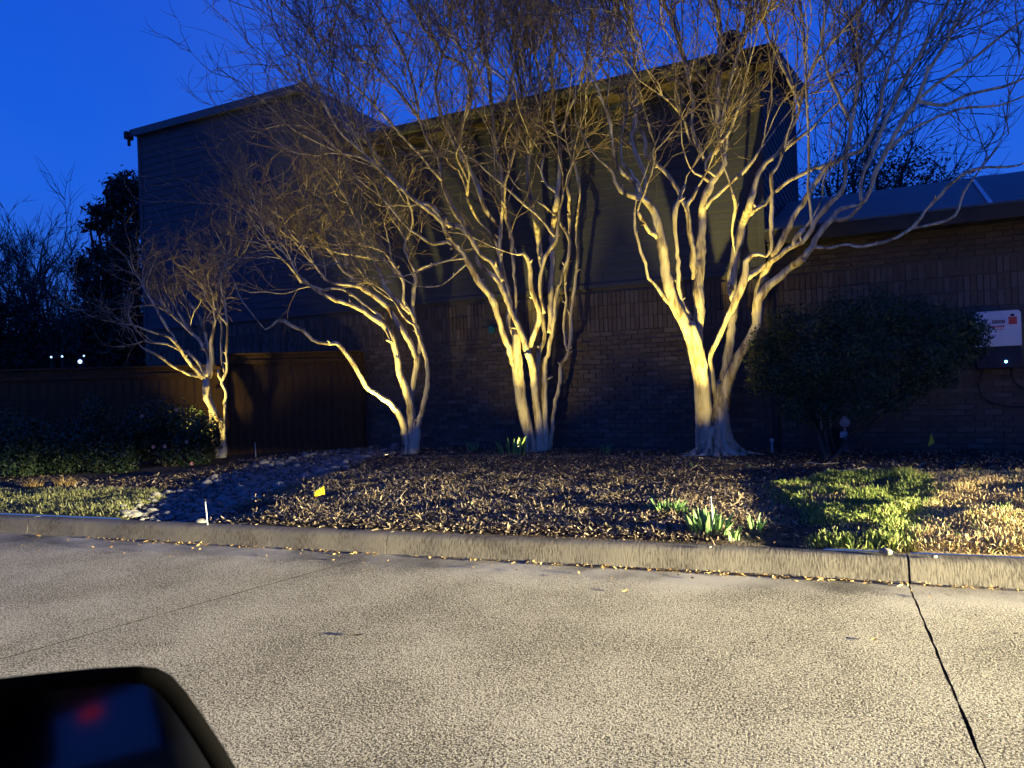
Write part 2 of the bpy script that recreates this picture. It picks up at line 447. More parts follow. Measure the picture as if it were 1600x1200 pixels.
# kerb
kerb = empty('kerb', (KO.x, KO.y, 0), KA); tag(kerb, 'rounded cast concrete kerb between the street and the planting bed', kind='structure')
kprof = [(.012,-.05),(.012,.004),(.004,.012),(-.004,.03),(-.010,.105),(-.018,.128),(-.034,.144),(-.06,.152),(-.10,.155),(-.145,.153),(-.16,.146),(-.16,-.05)]
def kerb_section(s0, s1, g0, g1):
    v = []; n = max(2, int((s1-s0)/.12)); P = len(kprof)
    r = random.Random(int(s0*100))
    for i in range(n+1):
        s = s0 + g0 + (s1-s0-g0-g1)*i/n
        wob = .003*sin(s*3.1) + .002*sin(s*9.7+1)
        for (t, z) in kprof:
            # frame: local y = -t (road side negative y)
            v.append((s + (0.02*sin((z)*25) if (i in (0, n) and False) else 0), -(t + wob + r.uniform(-.0012,.0012)), z + (r.uniform(-.0015,.0015) if z > .1 else 0)))
    f = []
    for i in range(n):
        for j in range(P):
            j2 = (j+1) % P
            f.append((i*P+j, (i+1)*P+j, (i+1)*P+j2, i*P+j2))
    v += v[:P] + v[n*P:(n+1)*P]
    f.append(tuple(range((n+1)*P, (n+2)*P))); f.append(tuple(range((n+2)*P, (n+3)*P))[::-1])
    o = mesh_obj('kerb_section', v, f, M_kerb, kerb, smooth=False)
    bm = bmesh.new(); bm.from_mesh(o.data); bmesh.ops.recalc_face_normals(bm, faces=bm.faces); bm.to_mesh(o.data); bm.free()
    for p in o.data.polygons: p.use_smooth = len(p.vertices) == 4
    return o
KJ = [-60, -30, -17.4, -13.3, -9.2, -5.1, -1.10, 2.545, 6.7, 10.9, 30, 60]
for a, b in zip(KJ[:-1], KJ[1:]):
    kerb_section(a, b, .007 if a == 2.545 else .0035, .007 if b == 2.545 else .0035)

# ------------------------------------------------------------------ house (local x along the street wall, y into the house)
A_ = G(570, 698, .2); B_ = G(1210, 703, .2)
HA = atan2(B_[1]-A_[1], B_[0]-A_[0])
HO = Vector((A_[0], A_[1], 0)); Hu = (cos(HA), sin(HA)); Hn = (-sin(HA), cos(HA))
def hxy(s, d, z=0): return Vector((HO.x + Hu[0]*s + Hn[0]*d, HO.y + Hu[1]*s + Hn[1]*d, z))
def hwall(px, py, off=0):
    d = ray(px, py); a = hxy(0, off)
    t = (a.x*Hn[0] + a.y*Hn[1]) / (d[0]*Hn[0] + d[1]*Hn[1])
    p = (d[0]*t - a.x, d[1]*t - a.y)
    return p[0]*Hu[0] + p[1]*Hu[1], CAMZ + d[2]*t
house = empty('house', (HO.x, HO.y, 0), HA)
tag(house, 'two storey grey lap sided house on a brick ground floor with a low wing', 'house')
SX0, SX1, SX2 = -6.08, 7.40, 15.5
ZB, ZS, ZE, ZL = .0, 2.16, 5.92, 7.30
ZT = 2.82
bw = MB().box(SX0, SX1+.02, .012, .25, ZB, ZT).box(SX1+.03, SX2, .012, .25, ZB, 3.32).build('brick_wall', M_mortar, house)
# running bond bricks and soldier courses
def brick_mesh(nm, w, h, m, seed):
    r = random.Random(seed); j = lambda: r.uniform(-.0022, .0022)
    b = MB(); y0, y1 = -.006 + j(), .02
    b.add([(-w/2+j(), y0, -h/2+j()), (w/2+j(), y0, -h/2+j()), (w/2, y1, -h/2), (-w/2, y1, -h/2),
           (-w/2+j(), y0+j(), h/2+j()), (w/2+j(), y0+j(), h/2+j()), (w/2, y1, h/2), (-w/2, y1, h/2)],
          [(0,3,2,1),(4,5,6,7),(0,1,5,4),(1,2,6,5),(2,3,7,6),(3,0,4,7)])
    me = bpy.data.meshes.new(nm); me.from_pydata(b.v, [], b.f); me.materials.append(m); return me
BR = [brick_mesh('brick', .2, .064, [M_brick, M_brick, M_brick, M_brick_tan][i % 4], i) for i in range(8)]
SO = [brick_mesh('soldier_brick', .064, .2, [M_brick, M_brick_tan][i % 2], 50+i) for i in range(6)]
def lay(kind, cells, meshes, name):
    cam_l = None
    def dist(c): p = hxy(c[0], 0, c[1]); vis = abs(p.x/p.y) < .72; return (0 if vis else 1, p.length)
    cells = sorted(cells, key=dist)
    for c in cells[:300]:
        inst(name, meshes[random.randrange(len(meshes))], bw, (c[0], random.uniform(-.004, .002), c[1]), (random.uniform(-.01,.01), 0, random.uniform(-.012,.012)))
    rest = cells[300:]
    for mm in (0, 1):
        V = []; Fq = []
        for i, c in enumerate(rest):
            me = meshes[random.randrange(len(meshes))]
            if (me.materials[0] == M_brick_tan) != bool(mm): continue
            b = len(V); dy = random.uniform(-.004, .003)
            V += [(v.co.x + c[0], v.co.y + dy, v.co.z + c[1]) for v in me.vertices]
            Fq += [tuple(k + b for k in p.vertices) for p in me.polygons]
        if V:
            o = mesh_obj(name + 's_beyond', V, Fq, M_brick_tan if mm else M_brick, bw); o['kind'] = 'stuff'
cells = []; nrow = int((ZS - .10) / .0745)
for r_ in range(nrow):
    z = .12 + r_*.0745
    s = SX0 + (.105 if r_ % 2 else 0) + .1
    while s < 12.5:
        if not (SX1-.08 < s < SX1+.13): cells.append((s, z))
        s += .2095
zt_top = .12 + nrow*.0745
sold = []
for r_ in range(3):
    z = zt_top + .07 + r_*.211
    s = SX0 + .04
    while s < 12.5:
        if not (SX1-.0 < s < SX1+.06): sold.append((s, z))
        s += .0745
lay('run', cells, BR, 'brick'); lay('sol', sold, SO, 'soldier_brick')
zz = zt_top + 3*.211 + .035 + .0
cells = []
for r_ in range(int((3.30 - zz)/.0745)):
    s = SX1 + .2 + (.105 if r_ % 2 else 0)
    while s < 12.5: cells.append((s, zz + r_*.0745)); s += .2095
V = []; Fq = []
for c in cells:
    me = BR[random.randrange(3)]; b = len(V)
    V += [(v.co.x + c[0], v.co.y, v.co.z + c[1]) for v in me.vertices]; Fq += [tuple(k+b for k in p.vertices) for p in me.polygons]
mesh_obj('upper_bricks', V, Fq, M_brick, bw)['kind'] = 'stuff'

# lap siding
sid = MB().prism([(SX0+.01, ZT), (SX1-.01, ZT), (SX1-.01, ZE-.02), (.0, ZE-.02), (-1.18, ZL-.02), (SX0+.01, ZL-.02)], 'y', .03, .2).build('siding_wall', M_siding, house)
EXPO = .152
def board(s0, s1, z, h=EXPO+.012, s1t=None):
    s1t = s1 if s1t is None else s1t
    b = MB(); yo, yi = -.020, -.006      # the lower edge stands proud of the board below
    b.add([(s0,yo,z),(s1,yo,z),(s1,.028,z),(s0,.028,z),(s0,yi,z+h),(s1t,yi,z+h),(s1t,.028,z+h),(s0,.028,z+h)],
          [(0,3,2,1),(4,5,6,7),(0,1,5,4),(1,2,6,5),(2,3,7,6),(3,0,4,7)])
    return b.build('siding_board', M_siding, sid)
z = ZT + .05; row = 0
while z < ZL - .05:
    h = min(EXPO + .012, (ZE if z < ZE-.03 else ZL) - z - .002)
    if z < ZE - .06:
        j = [SX0+.10, SX0+.10 + random.Random(row*3).uniform(2.0, 3.4), random.Random(row*5).uniform(-1.5, 1.2), random.Random(row*7).uniform(3.2, 5.2), SX1-.10]
        for a, b in zip(j[:-1], j[1:]): board(a+.0015, b-.0015, z, h)
    else:
        f = lambda q: min(0.0, -1.18 * (q-ZE) / (ZL-ZE))
        mjt = random.Random(row*3).uniform(-4.4, -2.6)
        board(SX0+.10, mjt-.0015, z, h); board(mjt+.0015, f(z)-.03, z, h, f(z+h)-.03)
    z += EXPO; row += 1
# corner boards, band board under the siding
MB().box(SX0, SX0+.098, -.030, .04, ZT, ZL-.02).build('corner_board', M_siding, house)
MB().box(SX1-.098, SX1+.002, -.030, .04, ZT, ZE-.02).build('corner_board', M_siding, house)
MB().box(SX0, SX1, -.034, .03, ZT-.02, ZT+.048).build('band_board', M_siding, house)
# side wall facing right, receding; rises with the shed roof
DEP = 5.9; ZR = 7.42
sw = MB().prism([(.2, ZB), (DEP, ZB), (DEP, ZR), (.2, ZE)], 'x', SX1-.2, SX1-.03).build('side_wall', M_siding, house)
z = 3.3
while z < ZR - .1:
    y0 = .02 if z < ZE else (z-ZE)/(ZR-ZE)*DEP + .06
    b = MB(); h = EXPO + .01; y0t = .02 if z+h < ZE else (z+h-ZE)/(ZR-ZE)*DEP + .06
    if y0t < DEP - .1:
        xo, xi = SX1+.02, SX1+.006
        b.add([(SX1-.03,y0,z),(xo,y0,z),(xo,DEP-.1,z),(SX1-.03,DEP-.1,z),(SX1-.03,y0t,z+h),(xi,y0t,z+h),(xi,DEP-.1,z+h),(SX1-.03,DEP-.1,z+h)],
              [(0,3,2,1),(4,5,6,7),(0,1,5,4),(1,2,6,5),(2,3,7,6),(3,0,4,7)])
        b.build('siding_board', M_siding, sw)
    z += EXPO
# rest of the shell
MB().box(SX0, SX0+.2, .26, DEP, ZB, ZL-.1).build('end_wall', M_siding, house)
MB().box(SX0, SX1, DEP, DEP+.2, ZB, ZR-.1).build('back_wall', M_siding, house)
# main shed roof, fascia, gutter
rf = MB().prism([(-.42, ZE-.10), (DEP+.3, ZR+.03), (DEP+.3, ZR+.17), (-.42, ZE+.04)], 'x', .06, SX1+.22).build('roof', M_shingle, house)
MB().box(.10, SX1+.20, -.40, .0, ZE-.17, ZE-.12).build('soffit', M_trim, house)
MB().box(.08, SX1+.24, -.445, -.422, ZE-.22, ZE+.03).build('fascia', M_trim, house)
gp = [(-.448, ZE-.14), (-.53, ZE-.13), (-.56, ZE-.05), (-.56, ZE+.0), (-.552, ZE+.0), (-.552, ZE-.045), (-.526, ZE-.122), (-.456, ZE-.13), (-.456, ZE+.0), (-.448, ZE+.0)]
MB().prism(gp, 'x', .06, SX1-.25).build('gutter', M_gutter, house)
# rake board on the right end
rk = MB(); xs0, xs1 = SX1+.225, SX1+.25
rk.prism([(-.44, ZE-.24), (DEP+.3, ZR-.10), (DEP+.3, ZR+.17), (-.44, ZE+.04)], 'x', xs0, xs1).build('rake_board', M_trim, house)
# higher left block: flat topped wall, falling to the main eave
MB().prism([(SX0-.10, ZL-.06), (-1.12, ZL-.06), (.10, ZE-.02), (.16, ZE+.06), (-1.10, ZL+.05), (SX0-.10, ZL+.05)], 'y', -.10, DEP).build('left_roof', M_shingle, house)
MB().prism([(SX0-.12, ZL-.10), (-1.14, ZL-.10), (.02, ZE+.0), (.10, ZE+.07), (-1.10, ZL+.06), (SX0-.12, ZL+.06)], 'y', -.135, -.103).build('fascia', M_gutter, house)
MB().box(SX0-.22, SX0-.125, -.20, -.02, ZL-.14, ZL+.02).box(SX0-.16, SX0-.125, -.16, -.10, ZL-.30, ZL-.14).build('gutter_end', M_darktrim, house)
# roof vent
rv = MB(); rv.lathe([(.06, ZE+.45), (.06, ZE+.78), (.14, ZE+.80), (.20, ZE+.90), (.20, ZE+1.0), (.13, ZE+1.10), (.02, ZE+1.13)], (6.85, 1.1, -.12), 14)
rvo = rv.build('roof_vent', M_darktrim, house, smooth=False)
for k in range(14):
    th = 2*pi*k/14
    MB().box(-.004, .004, .195, .215, ZE+.88, ZE+1.02).build('vent_fin', M_darktrim, rvo).matrix_local = Matrix.Translation((6.85, 1.1, -.12)) @ Matrix.Rotation(th, 4, 'Z')
# right wing roof
RE, RRZ, RD = 3.26, 4.45, 3.0
MB().prism([(-.50, RE-.02), (RD, RRZ-.08), (2*RD+.5, RE-.02), (2*RD+.5, RE+.06), (RD, RRZ), (-.50, RE+.06)], 'x', SX1+.06, SX2+.3).build('wing_roof', M_shingle, house)
MB().box(SX1+.06, SX2+.3, -.53, -.505, RE-.13, RE+.045).build('fascia', M_darktrim, house)
MB().box(SX1+.06, SX2+.3, -.545, -.50, RE+.047, RE+.075).build('drip_edge', M_gutter, house)
MB().box(SX1+.06, SX2+.3, -.50, .01, RE-.10, RE-.05).build('soffit', M_darktrim, house)
MB().box(SX1+.25, SX2, 2*RD, 2*RD+.2, ZB, RE-.1).build('wing_back_wall', M_siding, house)
# pale flashing strip running up the wing roof
sF, _ = hwall(1545, 326, -.5)
fl = MB(); sl_ = (RRZ-RE)/(RD+.5)
fl.add([(sF, -.49, RE+.066), (sF+.05, -.49, RE+.066), (sF+.17+.05, RD-.1, RE+.066+sl_*(RD+.39)-.05), (sF+.17, RD-.1, RE+.066+sl_*(RD+.39)-.05)], [(0,1,2,3)])
fl.v += [(a, b, c-.02) for a, b, c in fl.v]; fl.f += [(7,6,5,4),(0,4,5,1),(1,5,6,2),(2,6,7,3),(3,7,4,0)]
fo = fl.build('roof_flashing', M_white, house); fo.location = (0, 0, .02)
# dark pipe-shaped strip added for the shade of the recess between house and wing
MB().box(SX1+.035, SX1+.10, -.075, .0, .16, 2.9).box(SX1+.028, SX1+.107, -.082, .006, 1.2, 1.24).box(SX1+.028, SX1+.107, -.082, .006, 2.4, 2.44).build('recess_shade_strip', M_darktrim, house)
sT, zT = hwall(770, 516)
tc_ = MB().box(sT-.055, sT+.055, -.05, -.012, zT-.05, zT+.04).prism([(sT-.07, zT+.04), (sT+.07, zT+.04), (sT, zT+.075)], 'y', -.07, -.012).build('wall_cap', M_teal, house)

# ------------------------------------------------------------------ things on the right wall
def on_wall(px, py, off=0):
    s, z = hwall(px, py, off); return s, z
def wall_thing(name, s, z, off=-.012):
    o = empty(name, hxy(s, off, z), HA); return o
s0, z1 = on_wall(1523, 488, -.2); s1, z0 = on_wall(1598, 574, -.2)
zc = on_wall(1560, 541, -.2)[1]; bwid = s1 - s0
ub = wall_thing('utility_box', (s0+s1)/2, z0)
tag(ub, 'white and navy box with red print and a blue light on the brick wall', 'wall box')
w2 = bwid/2; H_ = z1-z0; hc = zc - z0
def rrect(w, z0_, z1_, r, n=5):
    P = []
    for (cx_, cz, a0) in ((w-r, z0_+r, -90), (w-r, z1_-r, 0), (-w+r, z1_-r, 90), (-w+r, z0_+r, 180)):
        for i in range(n+1):
            a = radians(a0 + 90*i/n); P.append((cx_ + r*cos(a), cz + r*sin(a)))
    return P
MB().prism(rrect(w2-.004, .0, hc-.004, .035), 'y', -.185, 0).build('lower_cover', M_navy, ub, bevel=.006)
MB().prism([(-w2, hc)] + [(w2, hc)] + [p for p in rrect(w2, hc-.2, H_, .045) if p[1] > hc+.01], 'y', -.20, 0).build('upper_cover', M_white, ub, bevel=.005)
# print on the white cover: two bars, a caption line, a red pictogram with dark top
pr = -.2035
MB().box(w2-.135, w2-.045, pr, -.199, hc+.60*(H_-hc), hc+.81*(H_-hc)).build('print_red_square', M_redprint, ub, bevel=.002)
MB().box(w2-.112, w2-.070, pr, -.199, hc+.83*(H_-hc), hc+.89*(H_-hc)).build('print_dark_mark', M_blackp, ub)
for (a, b, c, d, m_) in ((-.06, .075, .64, .74, M_greyprint), (-.07, .08, .53, .58, M_redprint), (-.03, .05, .46, .485, M_redprint)):
    x_ = a
    while x_ < b - .01:
        wq = random.uniform(.008, .02)
        MB().box(x_, min(b, x_+wq), pr, -.199, hc+c*(H_-hc), hc+d*(H_-hc)).build('print_line', m_, ub)
        x_ += wq + .004
led = MB().lathe([(.001, -.199), (.014, -.197), (.016, -.18)], (0, 0, 0), 12, 'y')
lo = led.build('status_light', M_led, ub); sL, zL = on_wall(1572, 565, -.2); lo.location = (sL-(s0+s1)/2, 0, zL-z0)
cab = MB(); pts = [(w2-.10, -.03, 0), (w2-.10, -.035, -.10), (w2-.06, -.03, -.2), (w2+.05, -.02, -.30), (w2+.2, -.02, -.33)]
cab.tube(pts, .009, 6); cab.build('cable', M_cable, ub, smooth=True)
cab = MB(); cab.tube([(-w2+.10, -.03, 0), (-w2+.02, -.035, -.2), (-w2+.06, -.03, -.36), (-w2+.16, -.02, -.45), (-w2+.35, -.02, -.50), (-w2+.9,-.02,-.52)], .008, 6).build('cable', M_cable, ub, smooth=True)

sM, zM = on_wall(1320, 660, -.22)
gm = wall_thing('gas_meter', sM, .2)
tag(gm, 'gas meter with pale dial and pipes low against the brick wall behind the evergreen', 'gas meter')
zM -= .2
MB().lathe([(.02,-.30),(.058,-.295),(.07,-.27),(.07,-.20),(.055,-.16),(.02,-.155)], (0, 0, zM), 18, 'y').build('regulator', M_metal, gm, smooth=False)
MB().lathe([(.02,zM+.055),(.03,zM+.06),(.03,zM+.085),(.012,zM+.09)], (0, -.24, 0), 12).build('vent_cap', M_metal, gm)
MB().prism(rrect(.12, zM-.34, zM-.08, .03), 'y', -.30, -.10).build('meter_body', M_blackp, gm, bevel=.01).location = (-.18, 0, 0)
MB().prism(rrect(.045, zM-.17, zM-.12, .01), 'y', -.33, -.303).build('meter_dial', M_white, gm).location = (-.015, 0, 0)
MB().prism(rrect(.024, zM-.20, zM-.175, .006), 'y', -.33, -.303).build('meter_tag', M_white, gm).location = (-.04, 0, 0)
MB().tube([(0, -.22, zM-.06), (0, -.22, zM-.35), (0, -.22, zM-.55)], .014, 8).build('pipe', M_metal, gm, smooth=True)
MB().tube([(-.30, -.2, -.05), (-.30, -.2, zM+.02), (-.30, -.2, zM+.06), (-.27, -.2, zM+.09), (-.2, -.2, zM+.09), (-.18, -.2, zM+.05), (-.18, -.2, zM-.08)], .014, 8).build('pipe', M_metal, gm, smooth=True)
MB().lathe([(.01,-.245),(.024,-.24),(.024,-.21),(.01,-.2)], (-.30, 0, zM-.15), 10, 'y').build('valve', M_metal, gm)
# bare conduit stub beside
cs = empty('conduit_stub', hxy(sM-.95, -.35, .19)); tag(cs, 'short pale pipe stub poking from the soil left of the gas meter', 'pipe')
MB().tube([(0,0,0),(0,0,.16),(.0,0,.18)], .018, 8).build('pipe', M_metal, cs); MB().lathe([(.024,.165),(.026,.17),(.026,.20),(.01,.205)]).build('cap', M_white, cs)

# ------------------------------------------------------------------ fence
fence = empty('fence', (0, 0, 0)); tag(fence, 'brown stained board fence with a cap rail running left from the house', 'fence')
fp = [Vector((-2.80, 13.78, 0)), Vector((-5.12, 13.32, 0)), Vector((-8.6, 12.35, 0)), Vector((-13.5, 10.6, 0))]
FT = 2.03
FT0 = FT
for fi, (a, b) in enumerate(zip(fp[:-1], fp[1:])):
    FT = FT0 if fi == 0 else FT0 - .19
    L_ = (b-a).length; d = (b-a)/L_; ang = atan2(d.y, d.x); n = max(1, int(round(L_/.142))); w = L_/n
    for i in range(n):
        o = MB().box(.002, w-.002, -.009+random.uniform(-.0025,.0025), .009, .13+random.uniform(-.01,.01), FT-.09).build('fence_board', M_fence, fence)
        o.matrix_local = Matrix.Translation(a + d*w*i) @ Matrix.Rotation(ang, 4, 'Z') @ Matrix.Rotation(random.uniform(-.003,.003), 4, 'Y')
    for (z0_, z1_, y0, y1) in ((FT-.035, FT, -.075, .09), (FT-.125, FT-.037, .0105, .034), (FT-.20, FT-.128, .0105, .052), (.45, .54, -.05, -.0115), (1.05, 1.14, -.05, -.0115)):
        o = MB().box(0, L_, y0, y1, z0_, z1_).build('fence_cap' if z1_ == FT else 'fence_rail', M_fence, fence, bevel=.004)
        o.matrix_local = Matrix.Translation(a) @ Matrix.Rotation(ang, 4, 'Z')
    k = 0.0
    while k < L_ + .01:
        o = MB().box(-.045, .045, -.145, -.0525, 0, FT-.037).build('fence_post', M_fence, fence)
        o.matrix_local = Matrix.Translation(a + d*k) @ Matrix.Rotation(ang, 4, 'Z'); k += L_/max(1, round(L_/2.3))

# ------------------------------------------------------------------ trees
def catmull(P, R, step):
    P = [np.array(p, float) for p in P]; n = len(P)
    if n == 2: P = [P[0], (P[0]+P[1])/2, P[1]]; R = [R[0], (R[0]+R[1])/2, R[1]]; n = 3
    op = []; orr = []
    for i in range(n-1):
        p0 = P[max(i-1,0)]; p1 = P[i]; p2 = P[i+1]; p3 = P[min(i+2,n-1)]
        k = max(1, int(np.linalg.norm(p2-p1)/step))
        for j in range(k):
            t = j/k
            op.append(.5*((2*p1)+(-p0+p2)*t+(2*p0-5*p1+4*p2-p3)*t*t+(-p0+3*p1-3*p2+p3)*t**3)); orr.append(R[i]+(R[i+1]-R[i])*t)
    op.append(P[-1]); orr.append(R[-1])
    return np.array(op), np.array(orr)
def limb_mesh(name, pts, rad, sides, parent, material, flute=0, knob=.10, seed=0, tip=True):
    r = np.random.default_rng(seed); n = len(pts)
    T = np.gradient(pts, axis=0); T /= np.linalg.norm(T, axis=1)[:, None] + 1e-9
    a = Vector(T[0]).orthogonal().normalized(); V = []
    ph = r.uniform(0, 6.28, 4); acc = 0
    kn = 1 + knob*np.convolve(r.normal(0, 1, n+4), [.25,.5,.25], 'same')[2:2+n]
    for i in range(n):
        t = Vector(T[i]); a = (a - t*a.dot(t)).normalized(); b = t.cross(a)
        if i: acc += np.linalg.norm(pts[i]-pts[i-1])
        for k in range(sides):
            th = 2*pi*k/sides
            q = 1 + .07*sin(2*th+ph[0]+acc*1.5) + (flute)*(sin(3*th+ph[1]+acc*.6)*.6 + sin(5*th+ph[2]-acc*.5)*.5 + .35*sin(8*th+ph[3]+acc*.3)) + r.normal(0,.018)
            V.append(tuple(Vector(pts[i]) + (a*cos(th)+b*sin(th))*rad[i]*kn[i]*q))
    Fc = [(i*sides+k, i*sides+(k+1)%sides, (i+1)*sides+(k+1)%sides, (i+1)*sides+k) for i in range(n-1) for k in range(sides)]
    Fc.append(tuple((n-1)*sides+k for k in range(sides))); Fc.append(tuple(range(sides))[::-1])
    return mesh_obj(name, V, Fc, material, parent, smooth=True)

def grow_level(P0, D0, L, R, K, wob, up, out_c=None, outw=0):
    """vectorised wandering shoots -> points (N,K+1,3), radii (N,K+1)"""
    N = len(P0); pts = np.zeros((N, K+1, 3)); pts[:, 0] = P0; D = D0.copy(); dd = np.zeros((N, K+1, 3)); dd[:,0] = D
    for k in range(K):
        D = D + rng.normal(0, wob, (N, 3)); D[:, 2] += up
        D /= np.linalg.norm(D, axis=1)[:, None]
        pts[:, k+1] = pts[:, k] + D*(L/K)[:, None]; dd[:, k+1] = D
    rad = R[:, None]*np.linspace(1, .45, K+1)[None, :]
    return pts, rad, dd
def children(pts, rad, dd, per, f0, ang, lf, L, rf, rmin):
    N, K1, _ = pts.shape
    idx = np.repeat(np.arange(N), per); t = rng.uniform(f0, 1, len(idx))*(K1-1.001)
    # a shoot always continues at its tip
    t[::per] = K1-1.002
    k = t.astype(int); fr = (t-k)[:, None]
    P = pts[idx, k]*(1-fr) + pts[idx, k+1]*fr; D = dd[idx, k+1]
    rv = rng.normal(0, 1, (len(idx), 3)); rv -= (rv*D).sum(1)[:, None]*D; rv /= np.linalg.norm(rv, axis=1)[:, None]
    an = np.radians(rng.normal(ang, ang*.3, len(idx)))[:, None]
    an[::per] *= .35
    D2 = D*np.cos(an) + rv*np.sin(an)
    Ln = L[idx]*rng.uniform(lf*.6, lf*1.4, len(idx)); Rn = np.maximum(rad[idx, k]*rf, rmin)
    return P, D2, Ln, Rn
def tubes_np(sets, sides=3):
    Vs = []; Fs = []; base = 0
    for pts, rad in sets:
        N, K1, _ = pts.shape
        T = np.gradient(pts, axis=1); T /= np.linalg.norm(T, axis=2)[..., None] + 1e-9
        ref = np.where(np.abs(T[..., 2:3]) > .9, np.array([1., 0, 0]), np.array([0, 0, 1.]))
        a = np.cross(T, ref); a /= np.linalg.norm(a, axis=2)[..., None] + 1e-9; b = np.cross(T, a)
        th = 2*np.pi*np.arange(sides)/sides
        v = pts[:, :, None, :] + rad[:, :, None, None]*(a[:, :, None, :]*np.cos(th)[None, None, :, None] + b[:, :, None, :]*np.sin(th)[None, None, :, None])
        Vs.append(v.reshape(-1, 3))
        o = (np.arange(N)*K1*sides)[:, None, None] + (np.arange(K1-1)*sides)[None, :, None]
        k = np.arange(sides)[None, None, :]; k2 = (k+1) % sides
        f = np.stack([o+k, o+k2, o+sides+k2, o+sides+k], -1).reshape(-1, 4) + base
        Fs.append(f); base += N*K1*sides
    return np.concatenate(Vs), np.concatenate(Fs)

def wall_cap(px, py):
    """how far back a limb may lie at this bearing: clear of the house wall and, higher up, of its gutter"""
    o = -.80 if py < 330 or (px > 1195 and py < 410) else -.32
    d = ray(px, py); a = hxy(0, o)
    return (a.x*Hn[0] + a.y*Hn[1]) / (d[0]*Hn[0] + d[1]*Hn[1])
def build_tree(label, base_px, Y0, limbs, twig, trunk_flute, seed, group=None, extra=()):
    """limbs: list of (kind, [(px,py,width_px),...], depth_at_tip, shoots)"""
    global rng
    rng = np.random.default_rng(seed)
    b = W(base_px[0], base_px[1], Y0)
    t = empty('crape_myrtle', (b.x, b.y, gz1(b.x, b.y)-.03)); tag(t, label, 'tree', group)
    off = np.array(t.location)
    smp = []     # px, py, Y
    seeds = []   # twig seeds
    for li, (kind, P, dtip, shoots) in enumerate(limbs):
        if smp and kind != 'trunk0':
            q = min(smp, key=lambda s: (s[0]-P[0][0])**2 + (s[1]-P[0][1])**2); d0 = q[2] - Y0
        else: d0 = 0.0
        n = len(P); seg = [0]
        for i in range(1, n): seg.append(seg[-1] + hypot(P[i][0]-P[i-1][0], P[i][1]-P[i-1][1]))
        pts = []; rad = []
        for i, (px, py, w) in enumerate(P):
            f = seg[i]/seg[-1]; Y = Y0 + d0 + (dtip-d0)*(f**1.1); Y = min(Y, wall_cap(px, py))
            pts.append(W(px, py, Y)); rad.append(w/2/F*Y)
        pp, rr = catmull(pts, rad, .07 if rad[0] > .02 else .09)
        wob = rng.normal(0, 1, pp.shape) * np.minimum(rr, .03)[:, None] * (.16 if kind.startswith('trunk') else .20); wob[0] = 0; wob[-1] = 0
        pp = pp + wob
        # feed samples back for children
        m = max(2, len(pp))
        for j, p in enumerate(pp):
            Yj = p[1]; dx, dz = p[0]/Yj, (p[2]-CAMZ)/Yj
            xx = dx*cos(ROLL) + dz*sin(ROLL); yy = -dx*sin(ROLL) + dz*cos(ROLL)
            smp.append((800 + xx*F, 600 - yy*F, Yj))
        big = rad[0] > .035
        limb_mesh('trunk' if kind.startswith('trunk') else 'limb', pp - off, rr, 20 if kind.startswith('trunk') else (10 if big else 7), t, M_bark,
                  flute=trunk_flute if kind.startswith('trunk') else .08, knob=.05 if kind.startswith('trunk') else .11, seed=seed*100+li)
        # cut stubs and knuckles left by old pruning
        if not kind.startswith('trunk'):
            for j in range(3, len(pp)-3):
                if rr[j] > .012 and rng.random() < .085:
                    tv = pp[j+1]-pp[j]; tv /= np.linalg.norm(tv)+1e-9; dv = rng.normal(0, 1, 3); dv -= dv.dot(tv)*tv; dv /= np.linalg.norm(dv); dv = dv*.8 + tv*.5
                    ln = rng.uniform(1.4, 3.4)*rr[j] + .02
                    q = np.array([pp[j], pp[j]+dv*ln*.6, pp[j]+dv*ln]) - off
                    limb_mesh('stub', q, np.array([rr[j]*.7, rr[j]*.45, rr[j]*.38]), 6, t, M_bark, .03, .12, seed*977+li*31+j)
        if shoots:
            for s in range(shoots):
                tipd = pp[-1]-pp[-3]; tipd /= np.linalg.norm(tipd)+1e-9
                seeds.append((pp[-1], tipd, rr[-1]))
            # side shoots along the upper half
            L_ = len(pp)
            for j in range(int(L_*.35), L_-1 if shoots > 1 else 0):
                if pp[j][2] > twig['zmin'] and rng.random() < twig['side']:
                    tv = pp[j+1]-pp[j]; tv /= np.linalg.norm(tv)+1e-9
                    seeds.append((pp[j], tv, rr[j]*.55))
    P0 = np.array([s[0] for s in seeds]) - off; D0 = np.array([s[1] for s in seeds]); R0 = np.array([min(s[2]*.72, twig.get('rmax', .014)) for s in seeds])
    N = len(P0)
    rv = rng.normal(0, twig['spread'], (N, 3)) + np.array(twig['lean'])
    D0 = D0*.8 + rv; D0[:, 2] += .35; D0 /= np.linalg.norm(D0, axis=1)[:, None]
    L0 = rng.uniform(*twig['L0'], N)
    s0 = grow_level(P0, D0, L0, np.maximum(R0, .009), 9, .19, .05)
    c1 = children(*s0, twig['n'][0], .18, 30, .52, L0, .62, .0085)
    s1 = grow_level(*c1, 6, .20, .06)
    c2 = children(*s1, twig['n'][1], .15, 34, .50, c1[2], .66, .0058)
    s2 = grow_level(*c2, 4, .24, .05)
    c3 = children(*s2, twig['n'][2], .2, 38, .55, c2[2], .8, .0042)
    s3 = grow_level(*c3, 3, .16, .03)
    hn = np.array([Hn[0], Hn[1], 0]); ho = np.array([HO.x, HO.y, 0])
    for st_ in (s0, s1, s2, s3):
        pw = st_[0] + off; dd_ = (pw - ho) @ hn; ins = (dd_ > -.12) & (pw[..., 2] < 6.2)
        st_[0][ins] -= ((dd_[ins] + .12)[:, None] * .97) * hn
    v, f = tubes_np([s0[:2]], 5)
    o = mesh_obj('shoots', v, f, M_bark, t, smooth=True); o['kind'] = 'stuff'
